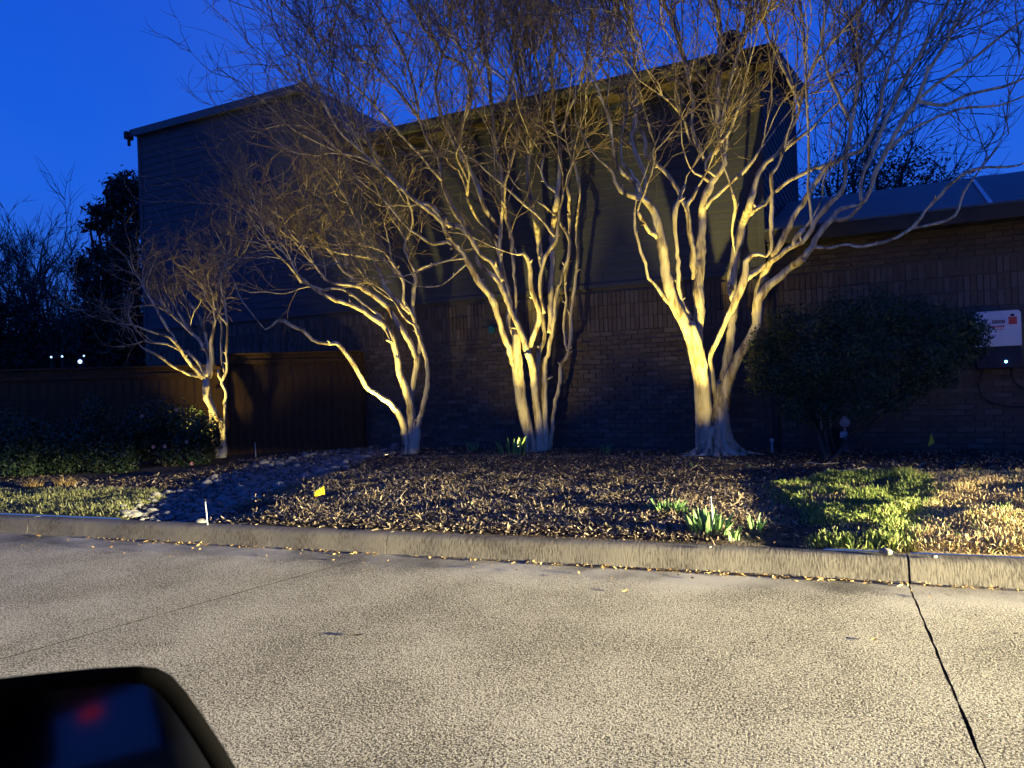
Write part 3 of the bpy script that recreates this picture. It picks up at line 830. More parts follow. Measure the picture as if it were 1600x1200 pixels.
    v, f = tubes_np([s1[:2], s2[:2], s3[:2]], 3)
    o = mesh_obj('twigs', v, f, M_twig, t); o['kind'] = 'stuff'
    print(label[:20], 'seeds', N, 'twig faces', len(f))
    return t

#T4
T4 = [
 ('trunk0', [(1104,716,40),(1102,700,30),(1099,680,24),(1098,640,24),(1097,610,24),(1092,570,24),(1084,533,24),(1074,506,20)], -.10, 0),
 ('trunk1', [(1134,718,46),(1130,700,40),(1126,670,34),(1124,650,32),(1126,625,29),(1128,606,25),(1130,594,15)], .10, 0),
 ('limb', [(1084,533,20),(1068,500,19),(1053,474,18),(1047,455,17),(1041,429,15),(1033,375,14),(1024,336,13),(1013,318,11),(993,307,8),(971,300,7),(961,282,5),(954,265,4),(934,248,3),(921,232,2)], -.5, 1),
 ('limb', [(998,305,7),(993,287,7),(971,270,6),(961,248,6),(958,225,6),(950,180,5),(942,160,5),(928,123,4),(913,91,4),(904,72,3)], -.9, 2),
 ('limb', [(1003,308,6),(999,293,6),(985,268,5),(972,255,4)], -.3, 2),
 ('limb', [(1008,312,6),(1008,290,5),(1008,273,6),(999,253,8),(991,228,9),(989,214,9),(993,188,6),(993,160,5),(991,128,5),(991,96,4),(989,64,4),(979,17,4),(974,0,3),(970,-40,3)], .3, 3),
 ('limb', [(1052,474,8),(1039,466,7),(1022,443,5),(1013,435,5),(1008,412,5),(999,384,4),(992,355,4),(992,324,3),(996,306,2)], -.7, 1),
 ('limb', [(1027,372,7),(1010,355,6),(996,330,5)], -.6, 1),
 ('limb', [(1088,566,18),(1089,530,18),(1091,499,17),(1093,486,18),(1091,443,17),(1093,401,15),(1095,370,13),(1098,336,11),(1098,319,10),(1104,302,11),(1111,285,10),(1121,273,8),(1131,256,8),(1133,240,6)], .1, 3),
 ('limb', [(1089,440,11),(1083,415,10),(1081,381,9),(1076,347,9),(1073,324,8),(1081,310,7),(1090,293,5)], -.1, 1),
 ('limb', [(1074,330,8),(1063,304,6),(1050,282,6),(1036,265,6),(1022,253,6),(1010,242,6),(1009,219,6),(1000,200,4),(994,182,3)], .2, 2),
 ('limb', [(1022,253,5),(1022,222,4),(1015,202,4),(1010,183,4),(1000,164,3),(975,140,3),(955,128,2)], -.1, 2),
 ('limb', [(1078,498,9),(1064,470,7),(1061,440,8),(1059,409,7),(1057,375,6),(1054,353,7),(1056,324,8),(1063,307,6),(1070,290,4)], -.35, 1),
 ('limb', [(1102,326,7),(1110,313,6),(1118,307,6),(1141,285,6),(1161,268,6),(1172,256,5),(1183,242,4),(1189,231,3)], -.4, 3),
 ('limb', [(1108,285,5),(1098,276,5),(1084,270,3),(1075,255,2),(1070,240,2)], -.3, 1),
 ('limb', [(1118,276,6),(1103,265,5),(1101,253,5),(1110,242,6),(1124,231,7),(1127,205,8),(1130,181,6),(1138,145,5),(1151,91,5),(1162,53,4),(1187,28,4),(1220,5,3)], .3, 3),
 ('limb', [(1126,205,7),(1122,180,7),(1121,149,7),(1123,96,7),(1125,53,6),(1121,21,6),(1113,-10,5)], .7, 3),
 ('limb', [(1101,250,6),(1092,232,6),(1085,215,5),(1081,191,5),(1083,162,6),(1077,128,6),(1068,91,6),(1057,53,6),(1047,25,6),(1038,6,5),(1030,-20,5)], .5, 3),
 ('limb', [(1092,232,4),(1078,220,4),(1070,190,3),(1052,165,3),(1035,150,3)], -.5, 3),
 ('limb', [(1120,230,5),(1140,205,4),(1150,180,4),(1160,150,3)], -.5, 3),
 ('limb', [(1129,630,24),(1137,597,21),(1143,580,17),(1150,567,15),(1167,536,15),(1181,508,15),(1184,476,15),(1189,459,14),(1212,437,11),(1237,417,10),(1257,400,10),(1270,384,10),(1279,367,9),(1301,341,9),(1307,330,8),(1325,322,6),(1347,318,6),(1358,302,7),(1369,270,7),(1383,239,7),(1403,202,8),(1423,171,8),(1430,159,6),(1475,164,5),(1515,147,4),(1566,136,4),(1600,122,3),(1640,105,3)], -1.4, 3),
 ('limb', [(1425,172,6),(1440,140,6),(1450,110,5),(1475,75,5),(1490,40,4),(1510,0,4)], -1.1, 3),
 ('limb', [(1430,160,5),(1465,130,5),(1510,100,4),(1560,60,4),(1600,30,3)], -1.7, 3),
 ('limb', [(1301,341,6),(1313,344,6),(1330,337,5),(1347,318,5)], -1.3, 0),
 ('limb', [(1347,318,6),(1345,290,6),(1352,262,6),(1359,249,6),(1373,215,6),(1387,181,6),(1402,150,6),(1419,113,6),(1441,79,5),(1464,34,5),(1484,0,5),(1495,-30,4)], -.5, 3),
 ('limb', [(1390,232,5),(1420,205,5),(1450,190,4),(1500,170,4),(1560,165,3),(1600,150,3)], -1.8, 3),
 ('limb', [(1268,386,6),(1279,387,5),(1296,388,4),(1318,382,4),(1347,385,4),(1392,375,4),(1426,355,5),(1441,337,5),(1470,303,5),(1501,275,5),(1532,263,4),(1572,261,4),(1600,255,3)], -1.9, 3),
 ('limb', [(1426,357,4),(1460,350,4),(1492,337,4),(1506,300,4),(1526,272,3)], -1.5, 2),
 ('limb', [(1116,640,16),(1113,600,13),(1110,570,9),(1110,553,9),(1121,533,8),(1130,510,8),(1135,499,8),(1150,468,11),(1161,442,11),(1165,423,10),(1166,409,9),(1175,398,7),(1186,398,5),(1198,401,4),(1205,392,6),(1206,380,7),(1205,364,7),(1206,336,7),(1206,302,6),(1205,273,7),(1214,262,5),(1225,235,4)], -.6, 2),
 ('limb', [(1163,438,9),(1175,429,8),(1195,415,8),(1212,404,8),(1233,387,8),(1253,378,8),(1264,366,7),(1274,345,8),(1287,327,9),(1301,313,8),(1315,302,8),(1321,287,6),(1321,245,6),(1325,225,6),(1331,193,6),(1339,142,6),(1345,108,5),(1356,85,5),(1380,55,4),(1402,28,4),(1420,0,4)], -.2, 3),
 ('limb', [(1240,384,7),(1246,367,9),(1256,358,9)], -.4, 1),
 ('limb', [(1180,492,11),(1188,443,10),(1213,392,10),(1233,355,9),(1247,327,8),(1270,293,7),(1290,262,7),(1318,246,6),(1345,235,6),(1361,214,5),(1375,171,5),(1382,130,5),(1395,90,4),(1410,40,4)], .9, 3),
 ('limb', [(1177,329,6),(1194,319,6),(1213,299,6),(1233,282,6),(1262,268,6),(1290,259,7),(1312,252,6)], .6, 0),
 ('limb', [(1128,640,24),(1133,600,20),(1138,547,16),(1143,513,14),(1148,480,12),(1143,450,13),(1146,415,13),(1155,372,13),(1163,344,11),(1170,325,10),(1176,304,10),(1183,282,8),(1192,262,7),(1205,248,7),(1222,231,8),(1230,214,7),(1237,200,6),(1245,183,5),(1250,166,5),(1257,133,5),(1273,100,5),(1300,67,4),(1340,20,4),(1360,-10,3)], .5, 3),
 ('limb', [(1208,246,6),(1233,228,6),(1247,217,5),(1267,202,4),(1290,177,3),(1320,150,3)], .0, 3),
 ('limb', [(1160,350,9),(1172,336,8),(1181,322,6),(1176,316,4)], .1, 0),
 ('limb', [(1150,400,3),(1145,375,3),(1145,347,4),(1149,327,6),(1145,302,5)], -.5, 1),
 ('limb', [(1270,362,5),(1267,330,5),(1263,287,4),(1264,245,4),(1262,177,4),(1258,100,4),(1255,40,3),(1250,0,3)], -.9, 2),
 ('limb', [(1250,166,5),(1235,130,5),(1215,90,4),(1195,40,4),(1190,0,3)], 1.0, 3),
 ('limb', [(1331,193,5),(1310,150,5),(1290,100,4),(1285,50,4),(1295,0,4)], .5, 3),
]
T3 = [
 ('trunk0', [(836,716,20),(831,700,16),(829,688,16),(816,635,17),(811,592,17),(808,560,16),(807,535,13),(807,517,11)], .0, 0),
 ('trunk1', [(846,716,16),(843,690,13),(843,667,13),(837,629,11),(832,573,12),(824,549,13)], -.10, 0),
 ('limb', [(855,716,12),(853,683,10),(851,627,10),(852,573,9),(856,555,8),(860,533,7),(864,507,7),(868,475,7),(872,448,6),(883,416,5),(888,400,5),(889,372,5),(878,353,4),(866,336,3),(850,322,3),(835,310,2)], -.3, 2),
 ('limb', [(808,575,10),(800,565,9),(795,544,9),(787,523,9),(777,493,10),(771,469,11),(752,445,10),(733,413,9),(727,401,8),(713,384,8),(699,378,6),(676,381,5),(655,368,4),(634,353,3),(600,313,3),(580,296,2)], -.5, 2),
 ('limb', [(718,388,7),(699,367,7),(691,347,7),(671,330,7),(648,313,6),(628,296,6),(606,276,5),(584,257,4),(561,245,3),(533,240,3)], -.9, 3),
 ('limb', [(727,403,3),(691,409,3),(657,423,2),(630,432,2)], -1.0, 1),
 ('limb', [(733,409,3),(710,429,3),(688,446,2),(662,448,2)], -.7, 1),
 ('limb', [(824,549,12),(817,528,10),(805,499,9),(792,469,9),(781,440,9),(767,429,8),(747,409,7),(742,387,7),(730,358,8),(710,330,7),(699,307,6),(691,282,5),(688,259,5),(680,240,4),(670,225,4),(655,187,5),(640,165,5),(615,135,4),(587,105,3)], .2, 3),
 ('limb', [(785,440,8),(770,412,7),(750,398,6),(736,375,6),(719,355,7),(699,350,7),(682,330,8),(675,322,7),(660,318,4),(640,322,3)], -.2, 2),
 ('limb', [(826,545,9),(837,517,8),(843,491,8),(840,475,7),(832,459,7),(829,440,7),(829,421,7),(824,404,7),(818,396,6),(808,398,3)], -.5, 2),
 ('limb', [(800,490,7),(793,457,7),(784,423,7),(781,401,7),(781,375,7),(784,341,5),(786,310,5),(784,273,6),(781,256,6),(775,230,5),(770,175,5),(762,100,5),(755,62,5),(750,0,4)], .5, 3),
 ('limb', [(782,358,5),(770,344,6),(759,327,8),(747,293,8),(736,270,7),(727,253,7),(719,239,6),(722,200,5),(735,160,5),(735,120,5),(722,100,5),(695,87,4),(682,70,5),(660,40,4),(640,0,4)], .1, 3),
 ('limb', [(806,500,5),(806,460,5),(804,443,5),(801,400,5),(798,364,7),(790,336,6),(788,293,5),(800,250,4),(812,200,4),(815,150,4),(805,90,4),(800,30,4)], .8, 3),
 ('limb', [(859,520,9),(861,480,9),(861,448,9),(864,408,9),(862,381,8),(863,358,8),(869,319,9),(872,293,8),(875,259,7),(873,217,5),(863,174,5),(863,100,5),(867,67,5),(860,20,4),(850,-20,4)], .3, 3),
 ('limb', [(868,300,5),(855,290,4),(846,268,4),(850,245,3)], -.1, 2),
 ('limb', [(850,490,6),(843,455,6),(846,421,6),(855,395,6),(869,375,6),(872,345,4),(880,300,3)], -.6, 2),
 ('limb', [(868,372,4),(844,341,4),(821,321,4),(793,296,3),(775,280,3)], -.8, 2),
 ('limb', [(858,716,8),(862,680,7),(864,653,6),(875,592,6),(876,571,6),(888,552,6),(892,520,6),(893,485,6),(899,440,5),(903,401,4),(900,358,4),(906,304,3),(902,273,4),(895,240,3),(905,200,2)], .5, 2),
 ('limb', [(886,548,4),(881,507,4),(885,467,4),(883,438,5),(889,401,4),(889,344,5),(889,302,5),(886,290,4),(893,262,3)], .7, 2),
 ('limb', [(838,640,9),(840,560,8),(851,528,7),(847,490,7),(845,453,7),(846,420,7),(841,370,9),(832,324,7),(827,302,6),(825,260,5),(838,200,5),(845,140,4),(835,80,4),(830,20,4)], 1.0, 3),
 ('limb', [(808,545,8),(800,517,8),(795,493,8),(797,467,7),(787,427,6),(779,395,5),(770,370,4),(745,340,4),(730,310,4)], .8, 3),
 ('limb', [(691,282,5),(672,262,4),(655,240,4),(630,215,4),(600,180,4),(560,140,3),(520,100,3)], -.6, 3),
 ('limb', [(655,187,4),(650,150,4),(640,110,4),(620,60,4),(590,10,3)], .8, 3),
 ('limb', [(628,296,4),(600,262,4),(580,230,3),(550,200,3),(520,180,2)], .3, 3),
 ('limb', [(727,253,5),(705,215,5),(690,180,4),(680,130,4),(700,60,4),(705,0,4)], .9, 3),
 ('limb', [(775,230,4),(790,180,4),(800,120,4),(820,60,4),(825,0,3)], -.6, 3),
 ('limb', [(873,217,4),(890,170,4),(910,120,4),(920,60,3),(925,0,3)], -.2, 3),
 ('limb', [(606,276,4),(570,240,3),(530,205,3),(500,150,3)], -1.2, 3),
]
T2 = [
 ('trunk0', [(641,716,34),(641,706,24),(640,690,18),(640,667,13),(641,635,11),(633,603,11),(625,584,10),(620,555,9)], .0, 0),
 ('limb', [(637,700,16),(634,684,12),(628,656,11),(612,632,10),(588,616,8),(572,603,8),(561,584,7),(548,563,8),(537,547,7),(525,536,7),(508,537,6),(489,531,5),(471,515,5),(455,509,5),(444,501,5),(433,501,4),(425,509,3),(415,515,2),(388,483,2)], -.9, 1),
 ('limb', [(620,558,9),(612,528,10),(599,507,9),(575,491,7),(548,476,6),(519,467,6),(495,453,5),(481,443,5),(465,429,4),(456,410,3),(440,390,3)], -.5, 3),
 ('limb', [(600,500,5),(593,493,5),(567,475,5),(551,461,5),(529,451,5),(505,453,4),(492,448,4)], -.3, 1),
 ('limb', [(646,690,13),(645,650,10),(643,618,9),(649,581,9),(652,560,9),(644,541,8),(628,515,8),(615,493,8),(601,475,8),(580,459,7),(559,445,7),(545,429,6),(536,424,4),(519,398,3),(502,376,3),(480,350,2)], .3, 3),
 ('limb', [(566,450,6),(545,445,5),(521,443,5),(508,435,5),(503,428,4),(490,412,3),(470,380,2)], .1, 3),
 ('limb', [(650,704,12),(653,667,7),(660,640,7),(667,608,7),(668,581,6),(665,555,6),(657,533,5),(647,507,5),(636,501,4),(625,485,4),(615,470,3)], -.3, 2),
 ('limb', [(652,560,7),(657,535,6),(652,512,6),(647,496,6),(645,469,6),(649,440,6),(649,427,6),(641,410,4),(632,387,4),(635,376,4),(624,359,3),(615,330,3),(600,300,3)], .5, 3),
 ('limb', [(648,500,6),(637,480,5),(631,469,5),(631,448,5),(628,434,5),(620,421,5),(615,411,5),(600,405,4),(578,402,4),(545,398,4),(527,395,3),(500,385,2)], .2, 3),
 ('limb', [(640,490,6),(631,480,6),(615,464,6),(604,453,8),(599,440,8),(591,419,6),(583,405,4),(575,398,4),(564,370,3),(555,340,3)], .6, 3),
 ('limb', [(599,440,5),(612,440,4),(616,425,4),(610,400,3),(608,380,3)], .2, 2),
 ('limb', [(545,429,5),(540,400,4),(525,370,3),(515,330,3)], .8, 3),
 ('limb', [(578,402,4),(570,380,4),(560,350,3),(545,320,3),(530,290,3)], -.3, 3),
 ('limb', [(481,443,4),(470,440,4),(455,420,3),(430,395,3),(415,375,2)], -1.2, 3),
 ('limb', [(650,425,4),(660,418,4),(680,412,3),(700,407,2)], .3, 1),
 ('limb', [(635,376,3),(645,350,3),(640,320,3),(630,290,2)], .0, 2),
]
T1 = [
 ('trunk0', [(347,720,20),(346,712,14),(350,700,9),(348,674,8),(344,659,8),(333,641,9),(324,623,10),(321,605,10),(323,593,10)], .0, 0),
 ('limb', [(343,716,12),(340,704,9),(333,680,9),(331,650,8),(330,626,7),(326,608,7),(324,595,6)], .12, 0),
 ('limb', [(323,593,8),(315,587,7),(300,572,6),(285,551,5),(273,533,5),(264,527,4),(237,518,3),(210,509,3)], -.7, 2),
 ('limb', [(322,590,7),(312,572,6),(300,557,5),(282,547,4),(261,538,4),(234,535,3)], -.3, 2),
 ('limb', [(317,592,5),(309,588,5),(297,586,4),(270,572,4),(249,557,4),(225,545,3)], -.9, 1),
 ('limb', [(324,592,8),(324,575,7),(326,560,6),(321,548,5),(312,533,5),(297,518,4),(285,506,4),(264,488,3)], .2, 3),
 ('limb', [(326,590,9),(330,572,8),(330,548,6),(330,530,5),(336,500,4),(330,476,3),(321,455,3)], .1, 3),
 ('limb', [(325,585,6),(324,560,5),(323,530,5),(315,506,4),(309,491,4),(291,467,3)], .5, 3),
 ('limb', [(279,543,4),(270,524,4),(258,508,4),(252,497,4),(240,473,4),(231,461,3),(222,445,2)], -.2, 3),
 ('limb', [(350,700,5),(351,656,4),(351,629,5),(353,614,5),(346,596,5),(350,588,5),(354,581,4),(354,545,4),(355,509,3),(345,496,3),(338,485,2)], -.3, 3),
 ('limb', [(347,596,4),(342,588,3),(341,578,3)], -.2, 0),
 ('limb', [(353,585,4),(346,557,3),(346,500,3),(339,464,3),(345,430,2)], .4, 3),
 ('limb', [(355,509,3),(351,470,3),(345,440,3),(355,410,2)], -.2, 3),
 ('limb', [(297,518,3),(283,495,3),(270,470,3),(260,440,2)], .6, 3),
]
for lst in (T1, T2, T3, T4):
    pass
build_tree('small crape myrtle with thin twisted stems in front of the brown fence', (345,716), 12.75, T1,
           dict(zmin=2.2, side=.28, spread=.24, lean=(-.03,0,.15), L0=(.45,.95), n=(5,3,2), rmax=.010), .05, 101)
build_tree('crape myrtle with one long low limb reaching left, its crown leaning left', (642,712), 12.32, T2,
           dict(zmin=3.0, side=.28, spread=.32, lean=(-.22,0,-.02), L0=(.6,1.25), n=(5,3,2), rmax=.012), .10, 102)
build_tree('tall many stemmed crape myrtle behind the yellow green sprouts', (840,712), 11.95, T3,
           dict(zmin=4.6, side=.42, spread=.24, lean=(.0,0,.16), L0=(.8,2.0), n=(6,4,2), rmax=.016), .07, 103)
build_tree('largest crape myrtle with a thick fluted trunk and a crown spreading right', (1117,712), 10.45, T4,
           dict(zmin=4.9, side=.34, spread=.24, lean=(.10,-.05,.12), L0=(.9,2.1), n=(6,4,2), rmax=.016), .15, 104)

# root flare of the big tree
def find(lbl):
    return [o for o in COL.objects if o.get('label', '').startswith(lbl)][0]
t4 = find('largest crape')
for k, (ang, ln, r0) in enumerate([(192,.52,.060),(222,.34,.065),(243,.24,.06),(264,.34,.07),(284,.22,.06),(303,.36,.065),(325,.34,.055),(347,.56,.06),(12,.40,.05),(165,.44,.05),(90,.3,.06)]):
    a = radians(ang); rr_ = []; pts = []
    for i in range(7):
        f = i/6; x_ = cos(a+.25*sin(f*3+k))*ln*f + .10*cos(a); y_ = sin(a+.25*sin(f*3+k))*ln*f + .07*sin(a)
        wx, wy = t4.location.x + x_ + .03, t4.location.y + y_
        pts.append((x_+.03, y_, (gz1(wx, wy) - t4.location.z) + .40*(1-f)**3.2 - .015)); rr_.append(r0*(1-f*.62))
    pp, rr2 = catmull(pts, rr_, .05)
    limb_mesh('root', pp, rr2, 10, t4, M_bark, .05, .06, 900+k)

# ------------------------------------------------------------------ shrubs
def leaf_cloud(name, centers, n, size, mat, parent, seed, squash=1.0, fuzz=.13):
    """leaf sized faces spread through overlapping lumps"""
    r = np.random.default_rng(seed)
    c = np.array([q[:3] for q in centers]); rad = np.array([q[3] for q in centers])
    vol = rad**2; idx = r.choice(len(c), n, p=vol/vol.sum())
    d = r.normal(0, 1, (n, 3)); d /= np.linalg.norm(d, axis=1)[:, None]
    rr = rad[idx]*(r.uniform(.35, 1, n)**.5)*(1 + fuzz*r.normal(0, 1, n))
    p = c[idx] + d*rr[:, None]*np.array([1, 1, squash])
    nrm = d*.7 + r.normal(0, .6, (n, 3)); nrm[:, 2] += .3; nrm /= np.linalg.norm(nrm, axis=1)[:, None]
    a = np.cross(nrm, r.normal(0, 1, (n, 3))); a /= np.linalg.norm(a, axis=1)[:, None]; b = np.cross(nrm, a)
    L = size*r.uniform(.6, 1.4, n)[:, None]; w = L*.38
    v = np.stack([p - a*L*.5, p + b*w*.5 + nrm*L*.06, p + a*L*.5, p - b*w*.5 + nrm*L*.06], 1).reshape(-1, 3)
    f = np.arange(n*4).reshape(-1, 4)
    o = mesh_obj(name, v, f, mat, parent); o['kind'] = 'stuff'
    return o
def shrub(name, label, base, lumps, n, size, mat, seed, stems=5, cat='shrub', group=None, sr=.02, bark=None):
    """lumps in world coordinates"""
    t = empty(name, base); tag(t, label, cat, group)
    r = random.Random(seed)
    cs = [(x_-base[0], y_-base[1], z_-base[2], q) for (x_, y_, z_, q) in lumps]
    leaf_cloud('foliage', cs, n, size, mat, t, seed, fuzz=.42 if mat is M_pine else .2)
    for k in range(stems):
        c = cs[k % len(cs)]
        p0 = (r.uniform(-.1,.1), r.uniform(-.08,.08), -.03); p3 = c[:3]
        p1 = (p3[0]*.25 + r.uniform(-.08,.08), p3[1]*.3, p3[2]*.35); p2 = (p3[0]*.7 + r.uniform(-.08,.08), p3[1]*.7, p3[2]*.75)
        pp, rr_ = catmull([p0, p1, p2, p3], [sr, sr*.8, sr*.6, sr*.35], .1)
        limb_mesh('stem', pp, rr_, 6, t, bark or M_dark_bark, .03, .06, seed*10+k)
    return t
rr = random.Random(5)
lumps = []
for px, py, q in [(1188,560,.22),(1192,530,.2),(1190,595,.2),(1530,520,.16),(1525,545,.16),(1215,545,.26),(1225,500,.22),(1260,515,.32),(1310,495,.32),(1370,490,.34),(1430,500,.32),(1480,512,.28),(1515,510,.2),(1270,570,.34),(1330,550,.36),(1400,550,.34),(1460,560,.28),(1500,555,.18),(1215,590,.25),(1250,610,.26),(1310,600,.28),(1370,600,.26),(1430,600,.22),(1240,640,.2),(1290,640,.22),(1345,635,.2),(1400,630,.18),(1205,565,.18),(1480,590,.15)]:
    p = W(px, py, 9.05 - (px-1350)*.0022 + rr.uniform(-.15,.15)); lumps.append((p.x, p.y, p.z, q*.92))
bs_ = W(1300, 705, 9.35); bs_ = (bs_.x, bs_.y, gz1(bs_.x, bs_.y))
shrub('evergreen_shrub', 'broad dark evergreen shrub on bare stems against the brick wing wall', bs_, lumps, 30000, .045, M_leaf_dark, 31, 9, sr=.028)
# camellia at left with a few pink blooms
def lump_px(lst, Y, j=.2, k=1):
    o = []
    for px, py, q in lst:
        p = W(px, py, Y + rr.uniform(-j, j)); o.append((p.x, p.y, p.z, q*k))
    return o
lm = lump_px([(225,660,.30),(255,655,.34),(290,665,.30),(318,668,.24),(240,690,.34),(280,700,.34),(310,705,.26),(205,690,.26),(330,690,.16)], 11.75)
p = W(270, 728, 11.75); bA = (p.x, p.y, gz1(p.x, p.y))
cam_ = shrub('camellia_bush', 'dark leafy bush with a few pink blooms left of the smallest crape myrtle', bA, lm, 9000, .06, M_leaf_bush, 32, 8)
for (px, py) in [(258,697),(240,698),(300,724),(222,650),(276,640),(292,690)]:
    q = W(px, py, 11.35); b = MB()
    for ring, (n_, r_, tilt) in enumerate(((6, .034, .3), (5, .022, .9))):
        for k in range(n_):
            a = 2*pi*k/n_ + ring*.5; ca, sa = cos(a), sin(a); ct, st = cos(tilt), sin(tilt)
            P_ = [(0,0), (r_*.6, r_*.45), (r_, 0), (r_*.6, -r_*.45)]
            vs = []
            for (u_, v_) in P_:
                X, Z = ca*u_*ct - sa*v_, sa*u_*ct + ca*v_; vs.append((X, -u_*st, Z))
            b.add(vs, [(0,1,2,3)])
    b.build('bloom', M_flower, cam_).location = (q.x-bA[0], q.y-bA[1], q.z-bA[2])
lm = lump_px([(150,640,.22),(140,675,.34),(175,690,.32),(120,700,.34),(160,715,.30),(100,720,.22),(195,720,.2)], 11.3)
p = W(150, 742, 11.3); shrub('round_bush', 'dark loose bush standing left of the bush with pink blooms', (p.x, p.y, gz1(p.x, p.y)), lm, 8000, .055, M_leaf_bush, 33, 7)
lm = lump_px([(20,680,.4),(60,690,.38),(-20,690,.4),(30,715,.35),(75,720,.28),(-60,690,.4)], 11.2)
p = W(30, 745, 11.2); shrub('low_hedge', 'unlit low hedge at the far left in front of the fence', (p.x, p.y, gz1(p.x, p.y)), lm, 8000, .055, M_leaf_dark, 34, 6, 'hedge')
# leaves climbing the small tree's stems
lm = [(W(px, py, 12.5).x, 12.5, W(px, py, 12.5).z, q) for px, py, q in [(312,645,.07),(305,655,.08),(322,660,.06),(331,680,.07),(318,672,.06),(300,640,.07),(334,665,.05)]]
p = W(325, 716, 12.5); shrub('climbing_vine', 'small lit leafy vine at the foot of the smallest crape myrtle', (p.x, p.y, gz1(p.x, p.y)), lm, 260, .05, M_leaf_bush, 35, 3, 'vine', sr=.006)
# brown ornamental tufts by the left lawn
def tuft(px, py, label, n, h, mat, spread, seed, name='grass_tuft', cat='plant', group=None, w=.008):
    x_, y_, _ = G(px, py); z_ = gz1(x_, y_); r = random.Random(seed)
    t = empty(name, (x_, y_, z_)); tag(t, label, cat, group); b = MB()
    for k in range(n):
        a = r.uniform(0, 2*pi); R_ = r.uniform(0, spread); x0, y0 = cos(a)*R_, sin(a)*R_; ln = r.uniform(.2, .9)*h; hh = h*r.uniform(.6,1.1); a2 = a + r.uniform(-.6,.6)
        px_, py_ = -sin(a2)*w, cos(a2)*w; vs = []
        for i in range(4):
            f = i/3; ww = 1-f*.85
            c = (x0+cos(a2)*ln*f*f, y0+sin(a2)*ln*f*f, hh*(f-.35*f*f) - .01)
            vs += [(c[0]-px_*ww, c[1]-py_*ww, c[2]), (c[0]+px_*ww, c[1]+py_*ww, c[2])]
        b.add(vs, [(0,1,3,2),(2,3,5,4),(4,5,7,6)])
    b.build('blades', mat, t)['kind'] = 'stuff'
    return t
tuft(52, 762, 'left one of two small brown grass tufts behind the left lawn', 60, .22, M_leaflit, .12, 1, group='brown tufts behind the left lawn')
tuft(100, 760, 'right one of two small brown grass tufts behind the left lawn', 60, .24, M_leaflit, .12, 2, group='brown tufts behind the left lawn')

# ------------------------------------------------------------------ bulbs: each leaf a part
def bulbs(px, py, label, n, h, spread, seed, wleaf=.018, mat=M_daff):
    x_, y_, _ = G(px, py); z_ = gz1(x_, y_); r = random.Random(seed)
    t = empty('daffodil_clump', (x_, y_, z_)); tag(t, label, 'plant')
    for k in range(n):
        a = r.uniform(0, 2*pi); R_ = spread*r.random()**.6; x0, y0 = cos(a)*R_, sin(a)*R_*.6
        hh = h*r.uniform(.55, 1.08); ln = r.uniform(.02, .32)*h + .2*R_; a2 = a + r.uniform(-.5,.5); tw = r.uniform(0, pi)
        b = MB(); vs = []; n_ = 6
        for i in range(n_+1):
            f = i/n_; ww = wleaf*.5*(1 - f**3)**.5*(.75+.5*sin(f*pi)) + .0008
            dx, dy = cos(tw+f*.5), sin(tw+f*.5)
            c = (cos(a2)*ln*f**1.8, sin(a2)*ln*f**1.8, hh*(f-.12*f*f) - .02)
            nx, ny = -dy, dx
            vs += [(c[0]-dx*ww, c[1]-dy*ww, c[2]), (c[0]+nx*ww*.35, c[1]+ny*ww*.35, c[2]), (c[0]+dx*ww, c[1]+dy*ww, c[2])]
        fs = []
        for i in range(n_): fs += [(i*3, i*3+1, i*3+4, i*3+3), (i*3+1, i*3+2, i*3+5, i*3+4)]
        b.add(vs, fs)
        o = b.build('leaf', mat, t, smooth=True); o.location = (x0, y0, 0)
    return t
bulbs(803, 714, 'clump of lit yellow green sprouts at the foot of the tall many stemmed tree', 30, .34, .21, 1, .022)
bulbs(1108, 836, 'tallest clump of green bulb leaves, with the pale stake standing in front', 46, .21, .15, 3, .020)
bulbs(1146, 843, 'small clump of three or four bright leaves just right of the stake', 9, .15, .045, 4, .020)
bulbs(1178, 828, 'small bright clump rightmost in the mulch bed', 9, .16, .045, 5, .018)
bulbs(1040, 806, 'low dark green clump left of the tallest bulb leaves', 46, .14, .13, 6, .014)
bulbs(1062, 808, 'low clump squeezed between the dark one and the tallest bulb leaves', 16, .14, .07, 7, .014)
bulbs(738, 706, 'faint unlit sprouts near the brick wall left of the lit yellow green ones', 14, .24, .09, 8, .014)
bulbs(950, 712, 'faint unlit sprouts near the brick wall between the two tallest trees', 12, .24, .06, 9, .014)
bulbs(1083, 736, 'tiny sprout in front of the thick fluted trunk', 8, .10, .05, 10, .012)
bulbs(733, 800, 'tiny lone sprout in the middle of the lit mulch', 6, .09, .03, 11, .012)
bulbs(1218, 814, 'tiny sprout at the right edge of the mulch', 6, .11, .03, 12, .012)
bulbs(1170, 735, 'tiny sprout right of the thick fluted trunk', 5, .08, .03, 13, .012)
bulbs(1258, 853, 'tiny sprout by the kerb where mulch meets the lawn', 8, .07, .05, 14, .010)

